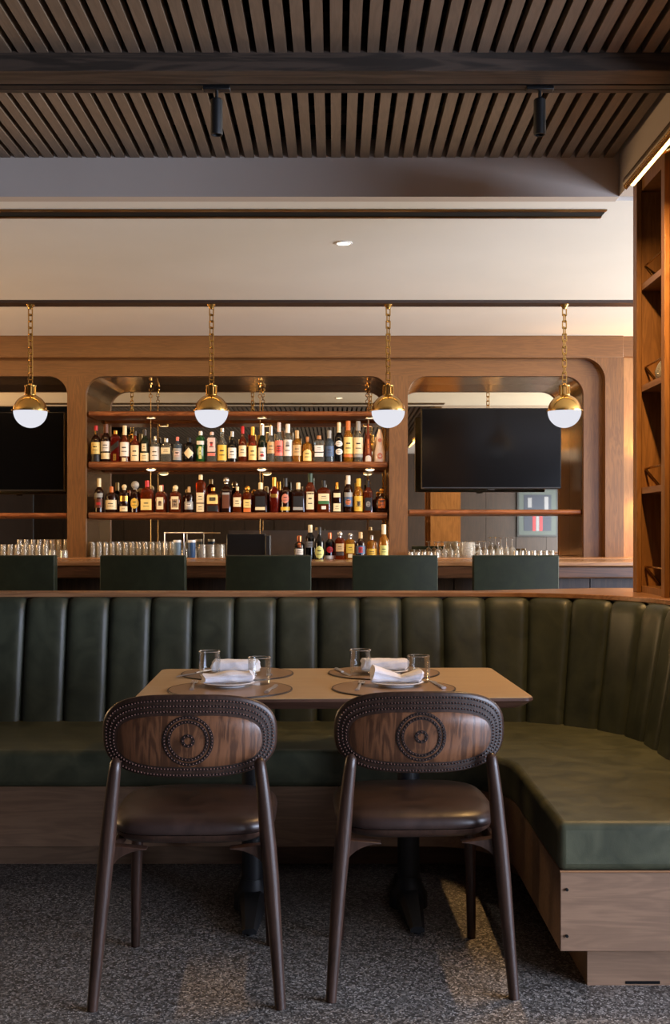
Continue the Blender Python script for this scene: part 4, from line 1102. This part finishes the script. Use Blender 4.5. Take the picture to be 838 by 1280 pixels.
c1 = dup(c0, (.235, 3.025, 0), R(2.2), 'dark carved-back wooden dining chair at the table, right one, before the bow-folded napkin')

# ================================================================== REAR ROOM (seen only in the mirrors)
fj = thing('framed_picture', 'framed dark red and blue picture seen in the right niche mirror', 'picture', (4.15, YB + .02, 1.2))
MB().box(-.42, .42, 0, .04, 0, 1.0).build('frame', M_black, fj, bevel=(.006, 2))
MB().box(-.38, .38, .04, .045, .04, .96).build('mount', plain('picture_mount', (66, 74, 70), .6), fj, smooth=None)
m = MB(); m.box(-.28, .28, .045, .05, .12, .86); m.build('print', plain('picture_navy', (28, 36, 52), .5), fj, smooth=None)
m = MB(); m.box(-.10, -.04, .05, .054, .12, .5); m.box(.04, .10, .05, .054, .12, .5); m.build('red_stripes', plain('picture_red', (150, 34, 40), .5), fj, smooth=None)
m = MB(); m.box(-.03, .03, .05, .054, .12, .55); m.box(-.2, -.12, .05, .054, .6, .8); m.box(.14, .22, .05, .054, .55, .82); m.build('white_shapes', plain('picture_white', (120, 120, 122), .5), fj, smooth=None)

# ================================================================== LIGHTS
def area(name, loc, direction, sx, sy, power, rgb, spread=180):
    l = bpy.data.lights.new(name, 'AREA'); l.shape = 'RECTANGLE'; l.size = sx; l.size_y = sy; l.energy = power; l.color = lin(rgb)[:3]; l.spread = R(spread)
    o = bpy.data.objects.new(name, l); C.objects.link(o); o.location = loc
    o.rotation_euler = Vector(direction).to_track_quat('-Z', 'Y').to_euler(); return o
def spot(name, loc, direction, power, rgb, size=60, blend=.5, radius=.03):
    l = bpy.data.lights.new(name, 'SPOT'); l.energy = power; l.color = lin(rgb)[:3]; l.spot_size = R(size); l.spot_blend = blend; l.shadow_soft_size = radius
    o = bpy.data.objects.new(name, l); C.objects.link(o); o.location = loc
    o.rotation_euler = Vector(direction).to_track_quat('-Z', 'Y').to_euler(); return o
DAY = (214, 227, 255); WARM = (255, 200, 136); NEUT = (255, 240, 224)
w = assumed_wins[0]; area('window_daylight', (XR - .02, (w[0] + w[1]) / 2, (w[2] + w[3]) / 2), (-1, 0, -.05), w[1] - w[0], w[3] - w[2], 860, DAY)  # unseen window, assumed from leg shadows running left
w = assumed_wins[1]; area('window_daylight', (XR - .02, (w[0] + w[1]) / 2, (w[2] + w[3]) / 2), (-1, 0, .15), w[1] - w[0], w[3] - w[2], 620, (244, 240, 234))  # unseen window, assumed from the whiter ceiling at right; fills the ceiling
# area light added at the pendant channel to brighten the back bar wall
area('channel_lamp', (-1.0, 8.08, ZC - .03), (0, 1, -1.1), 7.0, .04, 28, (255, 200, 126), 130)
# picture light
area('picture_lamp', (1.12, 3.86, 2.555), (.05, .0, -1), .03, 0.66, 32, (255, 200, 128), 172).rotation_euler = (0, R(-8), 0)
# warm area light added on the left wall to fill ceiling and bar
area('left_room_lamp', (XL + .02, 7.2, 1.9), (1, 0, .1), 3.0, 1.2, 290, (255, 208, 152))
for px in (188, 327, 463):
    spot('shelf_lamp', (PX(px, 9.6), 9.60, SZ1 - .07), (0, .05, -1), 1.2, WARM, 140, .6, .03)
    spot('shelf_lamp', (PX(px, 9.6), 9.60, SZT - .06), (0, .05, -1), 1.6, WARM, 140, .6, .03)  # for the assumed flush pucks under the top shelf
spot('down_lamp', (PX(430, 6.38), 6.38, ZC - .01), (0, 0, -1), 20, NEUT, 90, .6, .03)
for px in (271, 675):
    spot('track_lamp', (PX(px, 4.515), 4.515, 2.835), (0, 0, -1), 10, NEUT, 50, .6, .02)
spot('sconce_lamp', (2.66, D1 - .07, 1.85), (0, 0.3, 1), 45, (255, 184, 96), 150, .8, .03)  # upward lamp of the assumed, unseen sconce
spot('sconce_lamp', (2.66, D1 - .07, 1.59), (0, 0.3, -1), 45, (255, 184, 96), 150, .8, .03)  # downward lamp of the same assumed sconce

wd = bpy.data.worlds.new('world'); scene.world = wd; wd.use_nodes = True
wd.node_tree.nodes['Background'].inputs[0].default_value = (.5, .6, .8, 1); wd.node_tree.nodes['Background'].inputs[1].default_value = .3

# ================================================================== CAMERA
cam = bpy.data.cameras.new('camera'); co = bpy.data.objects.new('camera', cam); C.objects.link(co)
co.location = (0, 0, EYE); co.rotation_euler = (R(90), 0, 0)
cam.sensor_fit = 'AUTO'; cam.sensor_width = 36; cam.lens = F / 1280 * 36; cam.shift_y = (HY - 640) / 1280; cam.shift_x = 0
scene.camera = co
vs = scene.view_settings; vs.view_transform = 'Standard'; vs.look = 'None'; vs.gamma = 1; vs.use_curve_mapping = False; vs.exposure = 0.0
cy = scene.cycles; cy.use_denoising = True; cy.max_bounces = 10; cy.diffuse_bounces = 5; cy.glossy_bounces = 5; cy.transparent_max_bounces = 24
cy.sample_clamp_indirect = 4.0; cy.use_adaptive_sampling = False
